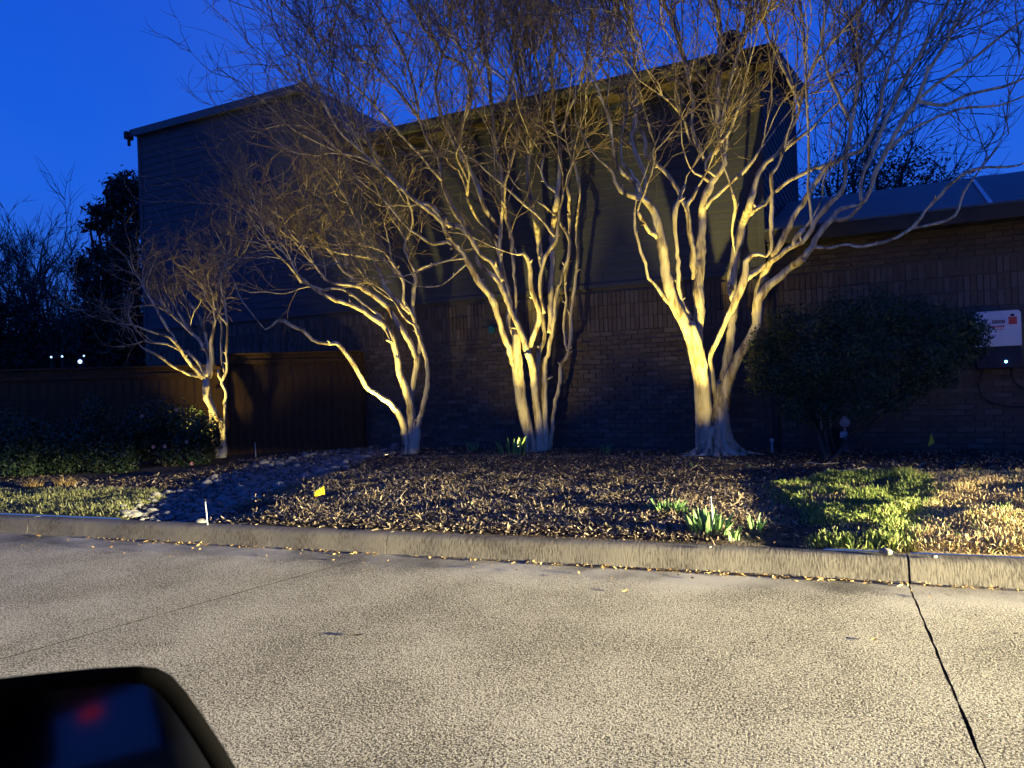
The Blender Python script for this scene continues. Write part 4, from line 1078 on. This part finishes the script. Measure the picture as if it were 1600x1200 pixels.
# ------------------------------------------------------------------ flags, stakes, spotlights
def flag(px, py, ytop, label, tri, lean, h):
    x_, y_, _ = G(px, py); z_ = gz1(x_, y_)
    t = empty('marker_flag', (x_, y_, z_)); tag(t, label, 'flag')
    MB().tube([(0,0,-.05), (lean*.5,0,h*.5), (lean,0,h)], .0016, 6).build('wire', M_wire, t)
    b = MB()
    if tri: P_ = [(0,0), (.075,-.05), (.03,-.13), (-.06,-.16)]; P_ = [(lean, h), (lean+.045, h-.13), (lean-.055, h-.175)]
    else: P_ = [(lean+.045, h+.01), (lean+.05, h-.08), (lean-.055, h-.095), (lean-.045, h-.045)]
    n = len(P_); v = []
    for s_ in (-.0006, .0006):
        for i, (a, c) in enumerate(P_): v.append((a, s_ + .012*sin(i*2.1), c))
    b.add(v, [tuple(range(n)), tuple(range(n, 2*n))[::-1]] + [(i, n+i, n+(i+1)%n, (i+1)%n) for i in range(n)])
    b.build('flag_sheet', M_flag, t)
flag(500, 784, 0, 'yellow marker flag standing in the mulch between the swale and the street', False, .0, .135)
flag(1455, 712, 0, 'yellow marker flag by the brick wing wall, a narrow triangle', True, .01, .27)
def stake(px, py, label, h, r, lean, mat):
    x_, y_, _ = G(px, py); z_ = gz1(x_, y_)
    t = empty('garden_stake', (x_, y_, z_)); tag(t, label, 'stake')
    MB().tube([(0,0,-.08), (lean*.5,0,h*.5), (lean,0,h)], r, 8).build('rod', mat, t, smooth=True)
    MB().lathe([(r*1.25, h-.02), (r*1.3, h), (r*.9, h+.008), (.001, h+.01)], (lean,0,0), 8).build('cap', M_blackp, t)
stake(325, 815, 'pale thin stake at the kerb end of the stone swale', .26, .0055, -.02, M_stakew)
stake(1115, 836, 'pale thin stake in front of the tallest bulb leaves', .28, .0055, -.012, M_stakew)
stake(400, 716, 'dim thin stake standing before the dark fence', .28, .007, -.01, M_stakew)
for (nm, p, a, w, cone, w2_, cone2), lb in zip(SPOTS, ['small bronze uplight at the foot of the smallest crape myrtle', 'small bronze uplight at the foot of the tree with the long low limb',
                                     'small bronze uplight among the yellow green sprouts', 'small bronze uplight in front of the thick fluted trunk']):
    g0 = gz1(p[0], p[1]); t = empty('uplight_fixture', (p[0], p[1], g0)); tag(t, lb, 'spotlight')
    d = (Vector(a)-Vector(p)).normalized(); hd = Vector((0, 0, p[2]-g0)) - d*.015
    MB().tube([(0,0,-.08),(0,0,(p[2]-g0)*.5), tuple(hd - d*.07)], .008, 6).build('spike', M_spotbody, t)
    b = MB().tube([tuple(hd - d*.09), tuple(hd - d*.07), tuple(hd - d*.005)], [.018, .028, .030], 12, True)
    b.build('housing', M_spotbody, t)
    MB().tube([tuple(hd - d*.004), tuple(hd - d*.001)], [.024, .024], 12, True).build('lens', M_spotlens, t)

# ------------------------------------------------------------------ swale stones
def stone_mesh(seed):
    bm = bmesh.new(); bmesh.ops.create_icosphere(bm, subdivisions=2, radius=1); r = random.Random(seed)
    ph = [r.uniform(0, 6.28) for _ in range(6)]
    for v in bm.verts:
        c = v.co; k = 1 + .16*sin(2.2*c.x+ph[0]) + .13*sin(2.6*c.y+ph[1]) + .12*sin(3*c.z+ph[2]) + r.uniform(-.02,.02)
        v.co = Vector((c.x*k, c.y*k*.74, c.z*k*.52))
    me = bpy.data.meshes.new('stone'); bm.to_mesh(me); bm.free(); me.materials.append(M_stone)
    for p in me.polygons: p.use_smooth = True
    return me
SM = [stone_mesh(i) for i in range(7)]
swale = empty('stone_swale', (0, 0, 0)); tag(swale, 'shallow drainage channel filled with grey river stones, crossing the yard', kind='structure')
r2 = np.random.default_rng(77)
sw = np.array(SWALE); lo = sw.min(0); hi = sw.max(0)
cand = r2.uniform(lo, hi, (14000, 2)); cand = cand[(polydist(cand[:,0], cand[:,1], SWALE) + r2.normal(0, .09, len(cand)) > .0)]
tcut = -kst(cand[:,0], cand[:,1])[1]; cand = cand[tcut > .2]
keep = []; grid = {}
sizes = []
for (x_, y_) in cand:
    q = (int(x_/.075), int(y_/.075)); s_ = r2.uniform(.012, .036) if r2.random() < .90 else r2.uniform(.040, .085)
    ok = True
    for i in (-1,0,1):
        for j in (-1,0,1):
            for (a, b_, c_) in grid.get((q[0]+i, q[1]+j), ()):
                if (a-x_)**2 + (b_-y_)**2 < (.62*(s_+c_))**2: ok = False; break
    if ok: keep.append((x_, y_, s_)); grid.setdefault(q, []).append((x_, y_, s_))
keep.sort(key=lambda k: -k[2]/hypot(k[0], k[1]))
kz = gz([k[0] for k in keep], [k[1] for k in keep])
V = []; Fq = []; nb = 0
arrs = [(np.array([v.co for v in m.vertices]), np.array([p.vertices for p in m.polygons])) for m in SM]
for i, (x_, y_, s_) in enumerate(keep):
    k = i % 7; rz = r2.uniform(0, 6.28); sc = np.array([s_*r2.uniform(.8,1.3), s_, s_*r2.uniform(.8,1.2)]); z_ = kz[i] + s_*.3
    if i < 290: inst('stone', SM[k], swale, (x_, y_, z_), (r2.uniform(-.2,.2), r2.uniform(-.2,.2), rz), tuple(sc))
    else:
        a, f = arrs[k]; a = a*sc; c, s2 = cos(rz), sin(rz)
        V.append(np.stack([a[:,0]*c-a[:,1]*s2 + x_, a[:,0]*s2+a[:,1]*c + y_, a[:,2] + z_], 1)); Fq.append(f+nb); nb += len(a)
o = mesh_obj('smaller_stones', np.concatenate(V), np.concatenate(Fq), M_stone, swale, smooth=True); o['kind'] = 'stuff'
print('stones', len(keep))
# a few bigger loose stones beside the swale
for i, (px, py, s_, lb) in enumerate([(206,803,.075,'long pale stone lying at the kerb end of the swale by the lawn corner'), (262,789,.055,'rounded stone inside the swale just right of the lawn'),
        (560,782,.055,'flat pale stone in the mulch right of the yellow flag'), (437,726,.07,'left stone of a pair at the head of the swale'), (452,722,.06,'right stone of a pair at the head of the swale'),
        (1385,861,.045,'dark clod at the kerb where green grass turns to straw')]):
    x_, y_, _ = G(px, py); o = inst('boulder', SM[i % 7].copy(), None, (x_, y_, gz1(x_, y_)+s_*.35), (0, 0, i), (s_*1.2, s_, s_)); tag(o, lb, 'stone')

# ------------------------------------------------------------------ mulch chips
def scatter(poly, n, seed, edge=0.0, tmin=.155):
    r = np.random.default_rng(seed); a = np.array(poly); lo = a.min(0)-.1; hi = a.max(0)+.1
    p = r.uniform(lo, hi, (n, 2)); d = polydist(p[:,0], p[:,1], poly) + r.normal(0, .05, n)
    p = p[(d > edge)]; t = -kst(p[:,0], p[:,1])[1]
    return p[t > tmin]
def chips(name, p, L, w, mat, seed, lift=.012, curl=.5, tilt=.45, label=None, cat=None, var=0):
    r = np.random.default_rng(seed); n = len(p)
    z = gz(p[:,0], p[:,1]) + r.uniform(.002, lift, n)
    th = r.uniform(0, 2*np.pi, n); el = r.normal(0, tilt, n)
    a = np.stack([np.cos(th)*np.cos(el), np.sin(th)*np.cos(el), np.sin(el)], 1)
    up = np.array([0,0,1.]) + r.normal(0, .45, (n, 3)); b = np.cross(up, a); b /= np.linalg.norm(b, axis=1)[:, None]; u = np.cross(a, b)
    Ls = (r.uniform(L*.5, L*1.5, n)*(1 if not var else np.exp(r.normal(-.25, .5, n))))[:, None]; ws = r.uniform(w*.5, w*1.4, n)[:, None]; cu = r.normal(0, curl, n)[:, None]
    c0 = np.stack([p[:,0], p[:,1], z], 1); rows = []
    for f, wf in ((-.5, .55), (-.17, 1), (.17, 1), (.5, .45)):
        c = c0 + a*Ls*f + u*(Ls*cu*(f*f)) 
        rows += [c - b*ws*.5*wf, c + b*ws*.5*wf + u*ws*.15]
    v = np.stack(rows, 1).reshape(-1, 3)
    base = (np.arange(n)*8)[:, None, None]; fq = np.array([[0,1,3,2],[2,3,5,4],[4,5,7,6]])[None]
    o = mesh_obj(name, v, (base+fq).reshape(-1, 4), mat)
    tag(o, label, cat, kind='stuff'); return o
near = scatter(MULCH, 300000, 5)
tt_ = -kst(near[:,0], near[:,1])[1]
keepp = np.random.default_rng(9).random(len(near)) < np.clip(1.0 - (tt_-1.0)/2.6, .08, 1)
near = near[keepp]
near = near[(fnoise(near[:,0], near[:,1], 3.0) + np.random.default_rng(19).normal(0, .6, len(near))) > -.9]
chips('mulch', near, .043, .010, M_mulch, 6, lift=.030, curl=.9, tilt=.32, var=1.0, label='shredded brown wood mulch covering the bed between swale and lawn', cat='mulch')
print('chips', len(near))
wide = scatter(P2([(-300,800),(-300,745),(0,745),(260,745),(420,716),(560,700),(1200,704),(1700,712),(1900,760),(1440,746),(1220,752),(1180,722),(600,716),(260,768),(0,768)]), 60000, 15, edge=-.1)
chips('leaf_litter', wide[:9000], .05, .014, M_mulch, 16, lift=.02, label='sparse dead leaves and bark bits on the dark soil near the walls', cat='leaf litter')

# ------------------------------------------------------------------ grass
def blades(name, p, h, w, mat, seed, label, lean=.8):
    r = np.random.default_rng(seed); n = len(p); z = gz(p[:,0], p[:,1])
    pn = fnoise(p[:,0], p[:,1], 5.0); pn2 = fnoise(p[:,0]+9, p[:,1]-4, 14.0); hs = (h*r.uniform(.45, 1.3, n)*(1+.3*np.clip(pn,-1,1)+.3*np.clip(pn2,-1,1)))[:, None]
    th = r.uniform(0, 2*np.pi, n); d = np.stack([np.cos(th), np.sin(th), np.zeros(n)], 1); ln = (r.uniform(.1, 1, n)*lean)[:, None]
    th2 = th + np.pi/2 + r.normal(0, .8, n); b = np.stack([np.cos(th2), np.sin(th2), np.zeros(n)], 1)*(w*r.uniform(.6,1.3,n))[:, None]*.5
    c0 = np.stack([p[:,0], p[:,1], z-.004], 1); rows = []
    for f, wf in ((0,.8),(.4,1),(.75,.75)):
        c = c0 + d*hs*ln*f**1.5 + np.array([0,0,1.])*hs*(f-.45*ln*f*f)
        rows += [c - b*wf, c + b*wf]
    c = c0 + d*hs*ln + np.array([0,0,1.])*hs*(1-.45*ln); rows += [c - b*.12, c + b*.12]
    v = np.stack(rows, 1).reshape(-1, 3)
    base = (np.arange(n)*8)[:, None, None]; fq = np.array([[0,1,3,2],[2,3,5,4],[4,5,7,6]])[None]
    o = mesh_obj(name, v, (base+fq).reshape(-1, 4), mat); tag(o, label, 'grass', kind='stuff'); return o
def patchy(p, f, th, seed):
    r = np.random.default_rng(seed); q = fnoise(p[:,0]*1.0+seed, p[:,1]*1.0, f) + r.normal(0, .35, len(p))
    return p[q > th]
pg = scatter(LAWN_G, 80000, 21, edge=-.03)
pgs = scatter(LAWN_G, 16000, 121, edge=-.03); psg = scatter(LAWN_S, 9000, 122, edge=-.05)
blades('straw_grass', patchy(pgs, 4.5, -.2, 7), .045, .006, M_straw, 123, 'scattered straw coloured blades among the green grass')
blades('green_grass', patchy(psg, 3.5, .2, 8), .045, .006, M_grass, 124, 'scattered green blades in the straw coloured lawn')
blades('green_grass', patchy(pg, 4.5, -.7, 3), .055, .008, M_grass, 22, 'patchy green grass between the mulch bed and the straw coloured lawn')
ps = scatter(LAWN_S, 120000, 23, edge=-.05)
blades('straw_grass', patchy(ps, 4.5, -1.3, 4), .044, .0065, M_straw, 24, 'dormant straw yellow lawn at the right edge', lean=1.2)
pl = scatter(LAWN_L, 75000, 25, edge=-.02)
blades('left_grass', patchy(pl, 5, -1.2, 5), .045, .0065, M_lawn_l, 26, 'dull green and straw lawn at the left by the kerb', lean=1.2)
# stray blades in the bare strip
pb = scatter(P2([(1222,760),(1290,750),(1700,725),(1700,745),(1290,800),(1280,860),(1262,860)]), 5000, 27)
blades('stray_grass', patchy(pb, 6, .6, 6), .05, .006, M_grass, 28, 'few stray blades on the bare soil strip')

# ------------------------------------------------------------------ gutter litter, leaves and sticks
r3 = np.random.default_rng(41)
ps_ = []
for (c, n, sp) in ((-3.2, 150, .6), (-1.6, 40, .3), (.55, 60, .25), (1.35, 260, .45), (2.2, 60, .4), (3.6, 120, .7), (0.0, 60, 2.5), (-.4, 50, .25)):
    s_ = r3.normal(c, sp, n); t_ = .018 + np.abs(r3.normal(0, .022, n)); ps_.append(np.stack([s_, t_], 1))
s_ = r3.uniform(-5, 5, 90); t_ = .02 + np.abs(r3.normal(0, .28, 90)); ps_.append(np.stack([s_, t_], 1))
st = np.concatenate(ps_); xy = np.stack([KO.x + KU[0]*st[:,0] + KN[0]*st[:,1], KO.y + KU[1]*st[:,0] + KN[1]*st[:,1]], 1)
_g = gz
def gz(x, y): return np.zeros(len(np.atleast_1d(x))) + .002
chips('gutter_litter', xy, .032, .010, M_leaflit, 42, lift=.008, curl=.6, tilt=.2, label='dry leaf scraps gathered along the foot of the kerb', cat='leaf litter')
gz = _g
def dry_leaf(px, py, L, w, rz, label, z=None, mat=M_leaflit):
    x_, y_, _ = G(px, py, 0.0 if z is None else z); zz_ = .004 if z is None else gz1(x_, y_)+.02
    b = MB(); vs = []
    for i in range(7):
        f = i/6; ww = w*.5*sin(pi*(.06+.92*f)); zc = .3*L*(f-.5)**2
        vs += [(L*(f-.5), -ww, zc+ww*.35), (L*(f-.5), 0, zc), (L*(f-.5), ww, zc+ww*.35)]
    fs = []
    for i in range(6): fs += [(i*3,i*3+3,i*3+4,i*3+1), (i*3+1,i*3+4,i*3+5,i*3+2)]
    b.add(vs, fs); o = b.build('dry_leaf', mat); o.location = (x_, y_, zz_); o.rotation_euler = (.1, 0, rz); tag(o, label, 'leaf')
dry_leaf(557, 994, .085, .024, .1, 'dark curled leaf alone on the road left of centre', mat=M_dark_bark)
dry_leaf(1366, 1001, .038, .02, .4, 'small pale leaf on the road just left of the open joint')
dry_leaf(1178, 1006, .03, .012, .1, 'tiny dark leaf in the middle of the road', mat=M_dark_bark)
dry_leaf(1545, 1127, .035, .008, .0, 'thin dark leaf right of the open road joint', mat=M_dark_bark)
dry_leaf(1586, 991, .03, .012, .3, 'small leaf at the right edge of the road', mat=M_dark_bark)
dry_leaf(1355, 913, .05, .018, -.3, 'dark leaf with reddish tip lying against the kerb near its open joint')
dry_leaf(695, 871, .055, .026, .4, 'yellow leaf leaning on the kerb near centre')
def stick(pts_px, r_, label):
    pts = []; 
    for (px, py) in pts_px:
        x_, y_, _ = G(px, py); pts.append(Vector((x_, y_, gz1(x_, y_)+.02)))
    c = pts[0]; t = MB().tube([p-c for p in pts], [r_*(1-.6*i/(len(pts)-1)) for i in range(len(pts))], 6).build('fallen_twig', M_stick); t.location = c; tag(t, label, 'twig')
stick([(1295,744),(1312,740),(1335,738),(1352,735),(1375,737)], .010, 'forked pale twig on the dark soil behind the green grass')
stick([(1260,727),(1285,728),(1310,726)], .007, 'dim straight twig on the soil right of the thick trunk')
stick([(848,699),(862,697),(872,701)], .006, 'short pale twig beside the sprouts at the tall tree')
stick([(590,767),(596,773),(602,779)], .005, 'short pale twig poking up in the mulch left of centre')
stick([(1028,832),(1045,828),(1058,824)], .006, 'long pale chip lying left of the tallest bulb leaves')

# pebble on kerb
for (px, py, s_, lb) in [(1104,868,.014,'dark pebble sitting on top of the kerb left of the open joint'), (1470,886,.020,'pale pebble on the kerb right of the open joint'), (1482,898,.012,'smaller pebble low on the kerb right of the open joint')]:
    x_, y_, _ = G(px, py, .15); s0_, t0_ = kst(x_, y_); x_, y_ = kxy(s0_, min(t0_, -.03))
    o = inst('pebble', SM[2].copy(), None, (x_, y_, .155+s_*.35), (0,0,.4), (s_, s_, s_)); tag(o, lb, 'stone')

# ------------------------------------------------------------------ background
def bare_tree(name, label, base, H, spread, seed, n0=7, mat=M_dark_bark, lean=0, n=(6,5,4), rmin=.012, r0=.11):
    global rng
    rng = np.random.default_rng(seed)
    t = empty(name, base); tag(t, label, 'tree', 'bare trees beyond the fence' if 'fence' in label else None)
    pts = [(0,0,-.2), (lean*.1*H,0,H*.18), (lean*.25*H,0,H*.36), (lean*.4*H,0,H*.6), (lean*.5*H, 0, H*.88)]
    pp, rr_ = catmull(pts, [r0*1.2, r0, r0*.8, r0*.5, r0*.15], .4)
    limb_mesh('trunk', pp, rr_, 8, t, mat, .04, .05, seed)
    k = rng.integers(int(len(pp)*.25), len(pp)-1, n0)
    P0 = pp[k]; th = rng.uniform(0, 6.28, n0); D0 = np.stack([np.cos(th)*spread, np.sin(th)*spread, np.ones(n0)], 1); D0 /= np.linalg.norm(D0, axis=1)[:, None]
    L0 = rng.uniform(.35, .55, n0)*H; R0 = rr_[k]*.7
    s0 = grow_level(P0, D0, L0, R0, 7, .10, .05)
    c1 = children(*s0, n[0], .2, 30, .5, L0, .6, rmin*1.4); s1 = grow_level(*c1, 5, .12, .04)
    c2 = children(*s1, n[1], .2, 32, .52, c1[2], .6, rmin); s2 = grow_level(*c2, 4, .13, .03)
    c3 = children(*s2, n[2], .2, 34, .55, c2[2], .7, rmin*.8); s3 = grow_level(*c3, 3, .13, .03)
    v, f = tubes_np([s0[:2], s1[:2]], 5); mesh_obj('limbs', v, f, mat, t)['kind'] = 'stuff'
    v, f = tubes_np([s2[:2], s3[:2]], 3); mesh_obj('twigs', v, f, mat, t)['kind'] = 'stuff'
    return t
def at(px, Y): p = W(px, 600, Y); return (p.x, Y, .1)
bare_tree('bare_tree', 'tall forked bare tree beyond the fence, nearest the left edge of the photo', at(45, 27), 5.7, .26, 201, 13)
bare_tree('bare_tree', 'bare tree beyond the fence directly above the small cool lights', at(100, 25), 4.5, .40, 202, 13, lean=-.15)
bare_tree('bare_tree', 'low twiggy bare tree beyond the fence just left of the evergreen', at(150, 23), 4.0, .36, 203, 12)
bare_tree('bare_tree', 'bare tree beyond the fence cut by the left edge of the photo', at(-30, 24), 4.6, .40, 204, 12)
# evergreen by the left corner of the house
lm = lump_px([(178,292,.35),(192,283,.4),(150,330,.35),(170,335,.4),(140,352,.3),(130,420,.5),(145,450,.6),(200,300,.7),(180,310,.55),(215,340,.9),(165,350,.5),(195,380,.8),(175,420,.8),(215,430,1.0),(160,470,.9),(200,490,1.1),(140,510,.8),(185,540,1.2),(120,550,.7),(222,290,.5),(150,395,.45)], 21.0, .5, .62)
p = W(190, 640, 21.0)
shrub('evergreen_tree', 'dark ragged evergreen tree at the left corner of the house', (p.x, p.y, .1), lm, 15000, .17, M_pine, 36, 14, 'tree', sr=.08)
lm = lump_px([(1290,285,.9),(1330,272,1.0),(1370,262,1.0),(1410,262,1.1),(1450,275,.9),(1490,290,.8),(1400,300,1.2),(1340,310,1.2),(1460,310,1.0),(1285,320,.8)], 22, 1.2, .9)
p = W(1380, 640, 22); shrub('leafy_tree', 'dark tree crown rising behind the roof of the wing', (p.x, p.y, .1), lm, 5500, .12, M_pine, 37, 14, 'tree', sr=.1)
p = at(1330, 20); bare_tree('bare_tree', 'bare tree rising behind the roof of the wing', (p[0], p[1], .1), 7.2, .6, 206, 9)
lm = lump_px([(-60,520,1.0),(-20,500,1.0),(20,505,.9),(50,520,.8),(80,530,.7),(110,525,.8),(140,530,.9),(170,520,1.0),(200,530,1.1),(-40,560,1.0),(10,560,.9),(60,562,.7),(180,560,.9),(220,550,1.0),(150,570,.6)], 25, .8, 1.05)
p = W(70, 640, 25); shrub('hedge_row', 'dark mass of tall bushes beyond the fence under the bare trees', (p.x, p.y, .1), lm, 16000, .16, M_pine, 38, 14, 'hedge', sr=.06)
# neighbour's house with lit windows, low and dark
nh = empty('neighbour_house', W(70, 600, 34)); nh.location.z = .1; tag(nh, 'low unlit house far beyond the fence at the far left', 'house')
MB().box(-9, 3.5, 0, 7, 0, 2.9).build('wall', M_render, nh)
MB().prism([(-.5, 2.8), (7.5, 2.8), (3.5, 4.7)], 'x', -9.5, 4.0).build('roof', M_darktrim, nh)
MB().box(-2.4, -1.2, -.03, -.002, .9, 2.1).build('window', M_glass, nh)
lp = lambda px, py, Y: W(px, py, Y)
for i, (px, py, r_, lb) in enumerate([(125,565,.042,'brightest bluish lamp just above the fence'), (97,557,.020,'small lamp dot above the fence, middle of the far lamps'), (80,558,.020,'leftmost small lamp dot above the fence'), (131,556,.017,'faint lamp dot just above the brightest one')]):
    q = lp(px, py, 15.5); t = empty('garden_lamp', q); tag(t, lb, 'lamp')
    MB().lathe([(.01,-r_),(r_*.8,-r_*.6),(r_,0),(r_*.8,r_*.6),(.01,r_)], (0,0,0), 10).build('lamp_globe', M_coolwin, t, smooth=True)
    MB().lathe([(r_*1.2, r_), (r_*.6, r_*1.5), (.01, r_*1.6)], (0,0,0), 10).build('lamp_cap', M_darktrim, t)
    MB().box(-.012, .012, -.012, .012, r_*1.4-q.z+.1, -r_).build('post', M_darktrim, t)

# ------------------------------------------------------------------ cars
def make_car(label, loc, rz):
    """car faces local -x; length about 4.6; right flank at y = +.45 (towards the kerb)"""
    c = empty('parked_car', loc, rz); tag(c, label, 'car')
    y1, y0 = .47, -1.35
    lower = [(-2.30,.42),(-2.34,.62),(-2.22,.80),(-1.35,.93),(-.95,.97),(2.35,1.02),(2.52,.95),(2.55,.45),(2.30,.30),(-2.15,.28)]
    # wheel arches cut as notches
    def arch(cx_, r=.37):
        return [(cx_ + r*cos(a), .30 + r*sin(a)) for a in [radians(q) for q in (0,30,60,90,120,150,180)]]
    prof = lower[:-2] + [(2.30,.30)] + arch(1.55) + arch(-1.45) + [(-2.15,.30)]
    for yy0, yy1 in ((y1-.06, y1), (y0, y0+.06)):
        MB().prism(prof, 'y', yy0, yy1).build('side_panel', M_paint, c, bevel=.01)
    MB().prism([(-2.30,.42),(-2.34,.62),(-2.22,.80),(-1.35,.93),(-1.30,.88),(-2.1,.72),(-2.2,.42)], 'y', y0+.061, y1-.061).build('bonnet', M_paint, c)
    MB().prism([(2.55,.45),(2.52,.95),(2.35,1.02),(2.30,.95),(2.42,.45)], 'y', y0+.061, y1-.061).build('tailgate', M_paint, c)
    MB().box(-2.0, 2.3, y0+.061, y1-.061, .28, .34).build('floor_pan', M_blackp, c)
    MB().prism([(-.55,1.50),(.2,1.56),(1.6,1.52),(2.1,1.38),(2.1,1.43),(1.6,1.57),(.2,1.61),(-.55,1.55)], 'y', y0+.15, y1-.10).build('roof', M_paint, c)
    for yy in (y1-.075, y0+.03):
        for P_ in ([(-1.05,.96),(-.50,1.53),(-.42,1.53),(-.95,.96)], [(.62,.99),(.62,1.55),(.70,1.55),(.72,.99)], [(1.75,1.0),(1.65,1.53),(2.1,1.40),(2.35,1.02)]):
            MB().prism(P_, 'y', yy, yy+.045).build('pillar', M_paint, c)
        MB().prism([(.74,1.0),(.72,1.53),(1.63,1.50),(1.73,1.0)], 'y', yy+.015, yy+.021).build('rear_window', M_pane, c)
    MB().prism([(2.36,1.03),(2.11,1.40),(2.12,1.41),(2.37,1.04)], 'y', y0+.1, y1-.1).build('back_window', M_pane, c)
    MB().prism([(-1.05,.95),(-.53,1.50),(-.54,1.51),(-1.06,.96)], 'y', y0+.1, y1-.1).build('windscreen', M_pane, c)
    for cx_ in (-1.45, 1.55):
        for yy in (y1-.20, y0+.0):
            MB().lathe([(.20,0),(.31,.0),(.33,.03),(.33,.17),(.31,.20),(.20,.20)], (cx_, yy, .33), 24, 'y').build('tyre', M_tyre, c)
            MB().lathe([(.05,.03),(.19,.02),(.20,.04),(.20,.16),(.19,.18),(.05,.17)], (cx_, yy, .33), 20, 'y').build('rim', M_rim, c)
    for yy in (y1-.33, y0+.06):
        MB().prism(rrect(.13, -.06, .06, .03), 'x', -2.36, -2.30).build('head_lamp', M_headlens, c).matrix_local = Matrix.Translation((0, yy+.13, .72)) 
        MB().prism(rrect(.10, -.06, .06, .03), 'x', 2.54, 2.57).build('tail_lamp', M_tail, c).matrix_local = Matrix.Translation((0, yy+.13, .84))
    MB().box(.80, .98, y1+.001, y1+.03, .86, .89).build('door_handle', M_paint, c)
    MB().box(1.98, 2.02, -.47, -.41, 1.31, 1.35).build('brake_lamp', M_tail, c)
    for yy in (-.16, -.92):
        MB().prism([(.30,.34),(.78,.34),(.98,1.0),(.90,1.06),(.80,1.0),(.55,.62),(.30,.60)], 'y', yy-.24, yy+.24).build('seat', M_blackp, c, bevel=.03)
        MB().prism([(.90,1.08),(1.0,1.08),(1.04,1.28),(.94,1.28)], 'y', yy-.13, yy+.13).build('headrest', M_blackp, c, bevel=.03)
    MB().prism([(1.50,.34),(1.95,.34),(2.15,1.05),(2.05,1.08),(1.72,.62),(1.50,.60)], 'y', y0+.12, y1-.12).build('rear_bench', M_blackp, c, bevel=.03)
    mo = Vector((-.43, .66, 0))
    return c
car = make_car('dark car parked close to the camera, only its door mirror in view', (0.0, -.045, 0), radians(0))
# the mirror: shell and rim around an oblique glass that looks back along the car
def mirror_pt(px, py, Y): return W(px, py, Y)
mY = .72
c0 = W(120, 1190, mY)
nrm = Vector((.72, -.665, .25)).normalized()
outl = [(-80,1068),(0,1060),(80,1051),(160,1043),(215,1040),(245,1043),(268,1055),(290,1080),(315,1115),(345,1160),(372,1205),(395,1250),(400,1300),(380,1350),(320,1380),(100,1400),(-80,1400),(-140,1360),(-150,1200),(-130,1090)]
def onplane(px, py, off=0):
    d = Vector(ray(px, py)); cam0 = Vector((0,0,CAMZ)); pc = c0 + nrm*off
    t = (pc - cam0).dot(nrm)/d.dot(nrm); return cam0 + d*t
shell = [onplane(*p) for p in outl]; cen = sum(shell, Vector())/len(shell)
n = len(shell)
mb = MB(); rings = []
for (off, sc) in ((-.004, .985), (0.0, 1.0), (-.02, 1.0), (-.06, .985), (-.10, .88), (-.125, .62), (-.132, .25)):
    rings.append([cen + (p-cen)*sc + nrm*off for p in shell])
rings[0] = [cen + (p-cen)*.80 + nrm*(-.012) for p in shell]
rings.insert(0, [cen + (p-cen)*.80 + nrm*(-.016) for p in shell])
rings.insert(2, [cen + (p-cen)*.985 + nrm*.001 for p in shell])
v = [q for r_ in rings for q in r_]; fs = []
for i in range(len(rings)-1):
    for k in range(n): fs.append((i*n+k, (i+1)*n+k, (i+1)*n+(k+1)%n, i*n+(k+1)%n))
fs.append(tuple(range(n))); fs.append(tuple((len(rings)-1)*n+k for k in range(n))[::-1])
loc = Vector(car.location)
mh = mesh_obj('door_mirror', [q-loc for q in v], fs, M_shell, car, smooth=True)
bm = bmesh.new(); bm.from_mesh(mh.data); bmesh.ops.recalc_face_normals(bm, faces=bm.faces); bm.to_mesh(mh.data); bm.free()
gl = [cen + (p-cen)*.795 + nrm*(-.0125) for p in shell]; gl2 = [q - nrm*.003 for q in gl]
vv = [q-loc for q in gl+gl2]; ff = [tuple(range(n))[::-1], tuple(range(n, 2*n))] + [(k, (k+1)%n, n+(k+1)%n, n+k) for k in range(n)]
mg = mesh_obj('mirror_glass', vv, ff, M_mirror, mh)
bm = bmesh.new(); bm.from_mesh(mg.data); bmesh.ops.recalc_face_normals(bm, faces=bm.faces); bm.to_mesh(mg.data); bm.free()
# arm joining the mirror to the door
MB().tube([cen - nrm*.07 - loc + Vector((0,0,-.06)), Vector((-.62, .50, .99)), Vector((-.70, .44, .96))], [.035,.03,.03], 8).build('mirror_arm', M_blackp, mh)

# the car behind, seen only in the mirror; its head lamps light the street
c2 = car.copy(); COL.objects.link(c2); q_ = kxy(15.03 + 2.36*1.15, 1.2 + .27*1.15); c2.location = (q_[0], q_[1], 0); c2.rotation_euler = (0, 0, KA); c2.scale = (1.15, 1.15, 1.15); c2['label'] = 'dark car stopped further along the street with its head lamps on'
for ch in list(car.children):
    if ch.name.startswith(('door_mirror',)): continue
    d = ch.copy(); COL.objects.link(d); d.parent = c2
for ch in c2.children:
    pass
# own head lamps are off
for ch in car.children:
    if ch.name.startswith('head_lamp'):
        ch.data = ch.data.copy(); ch.data.materials.clear(); ch.data.materials.append(M_glass)

bpy.context.view_layer.update()
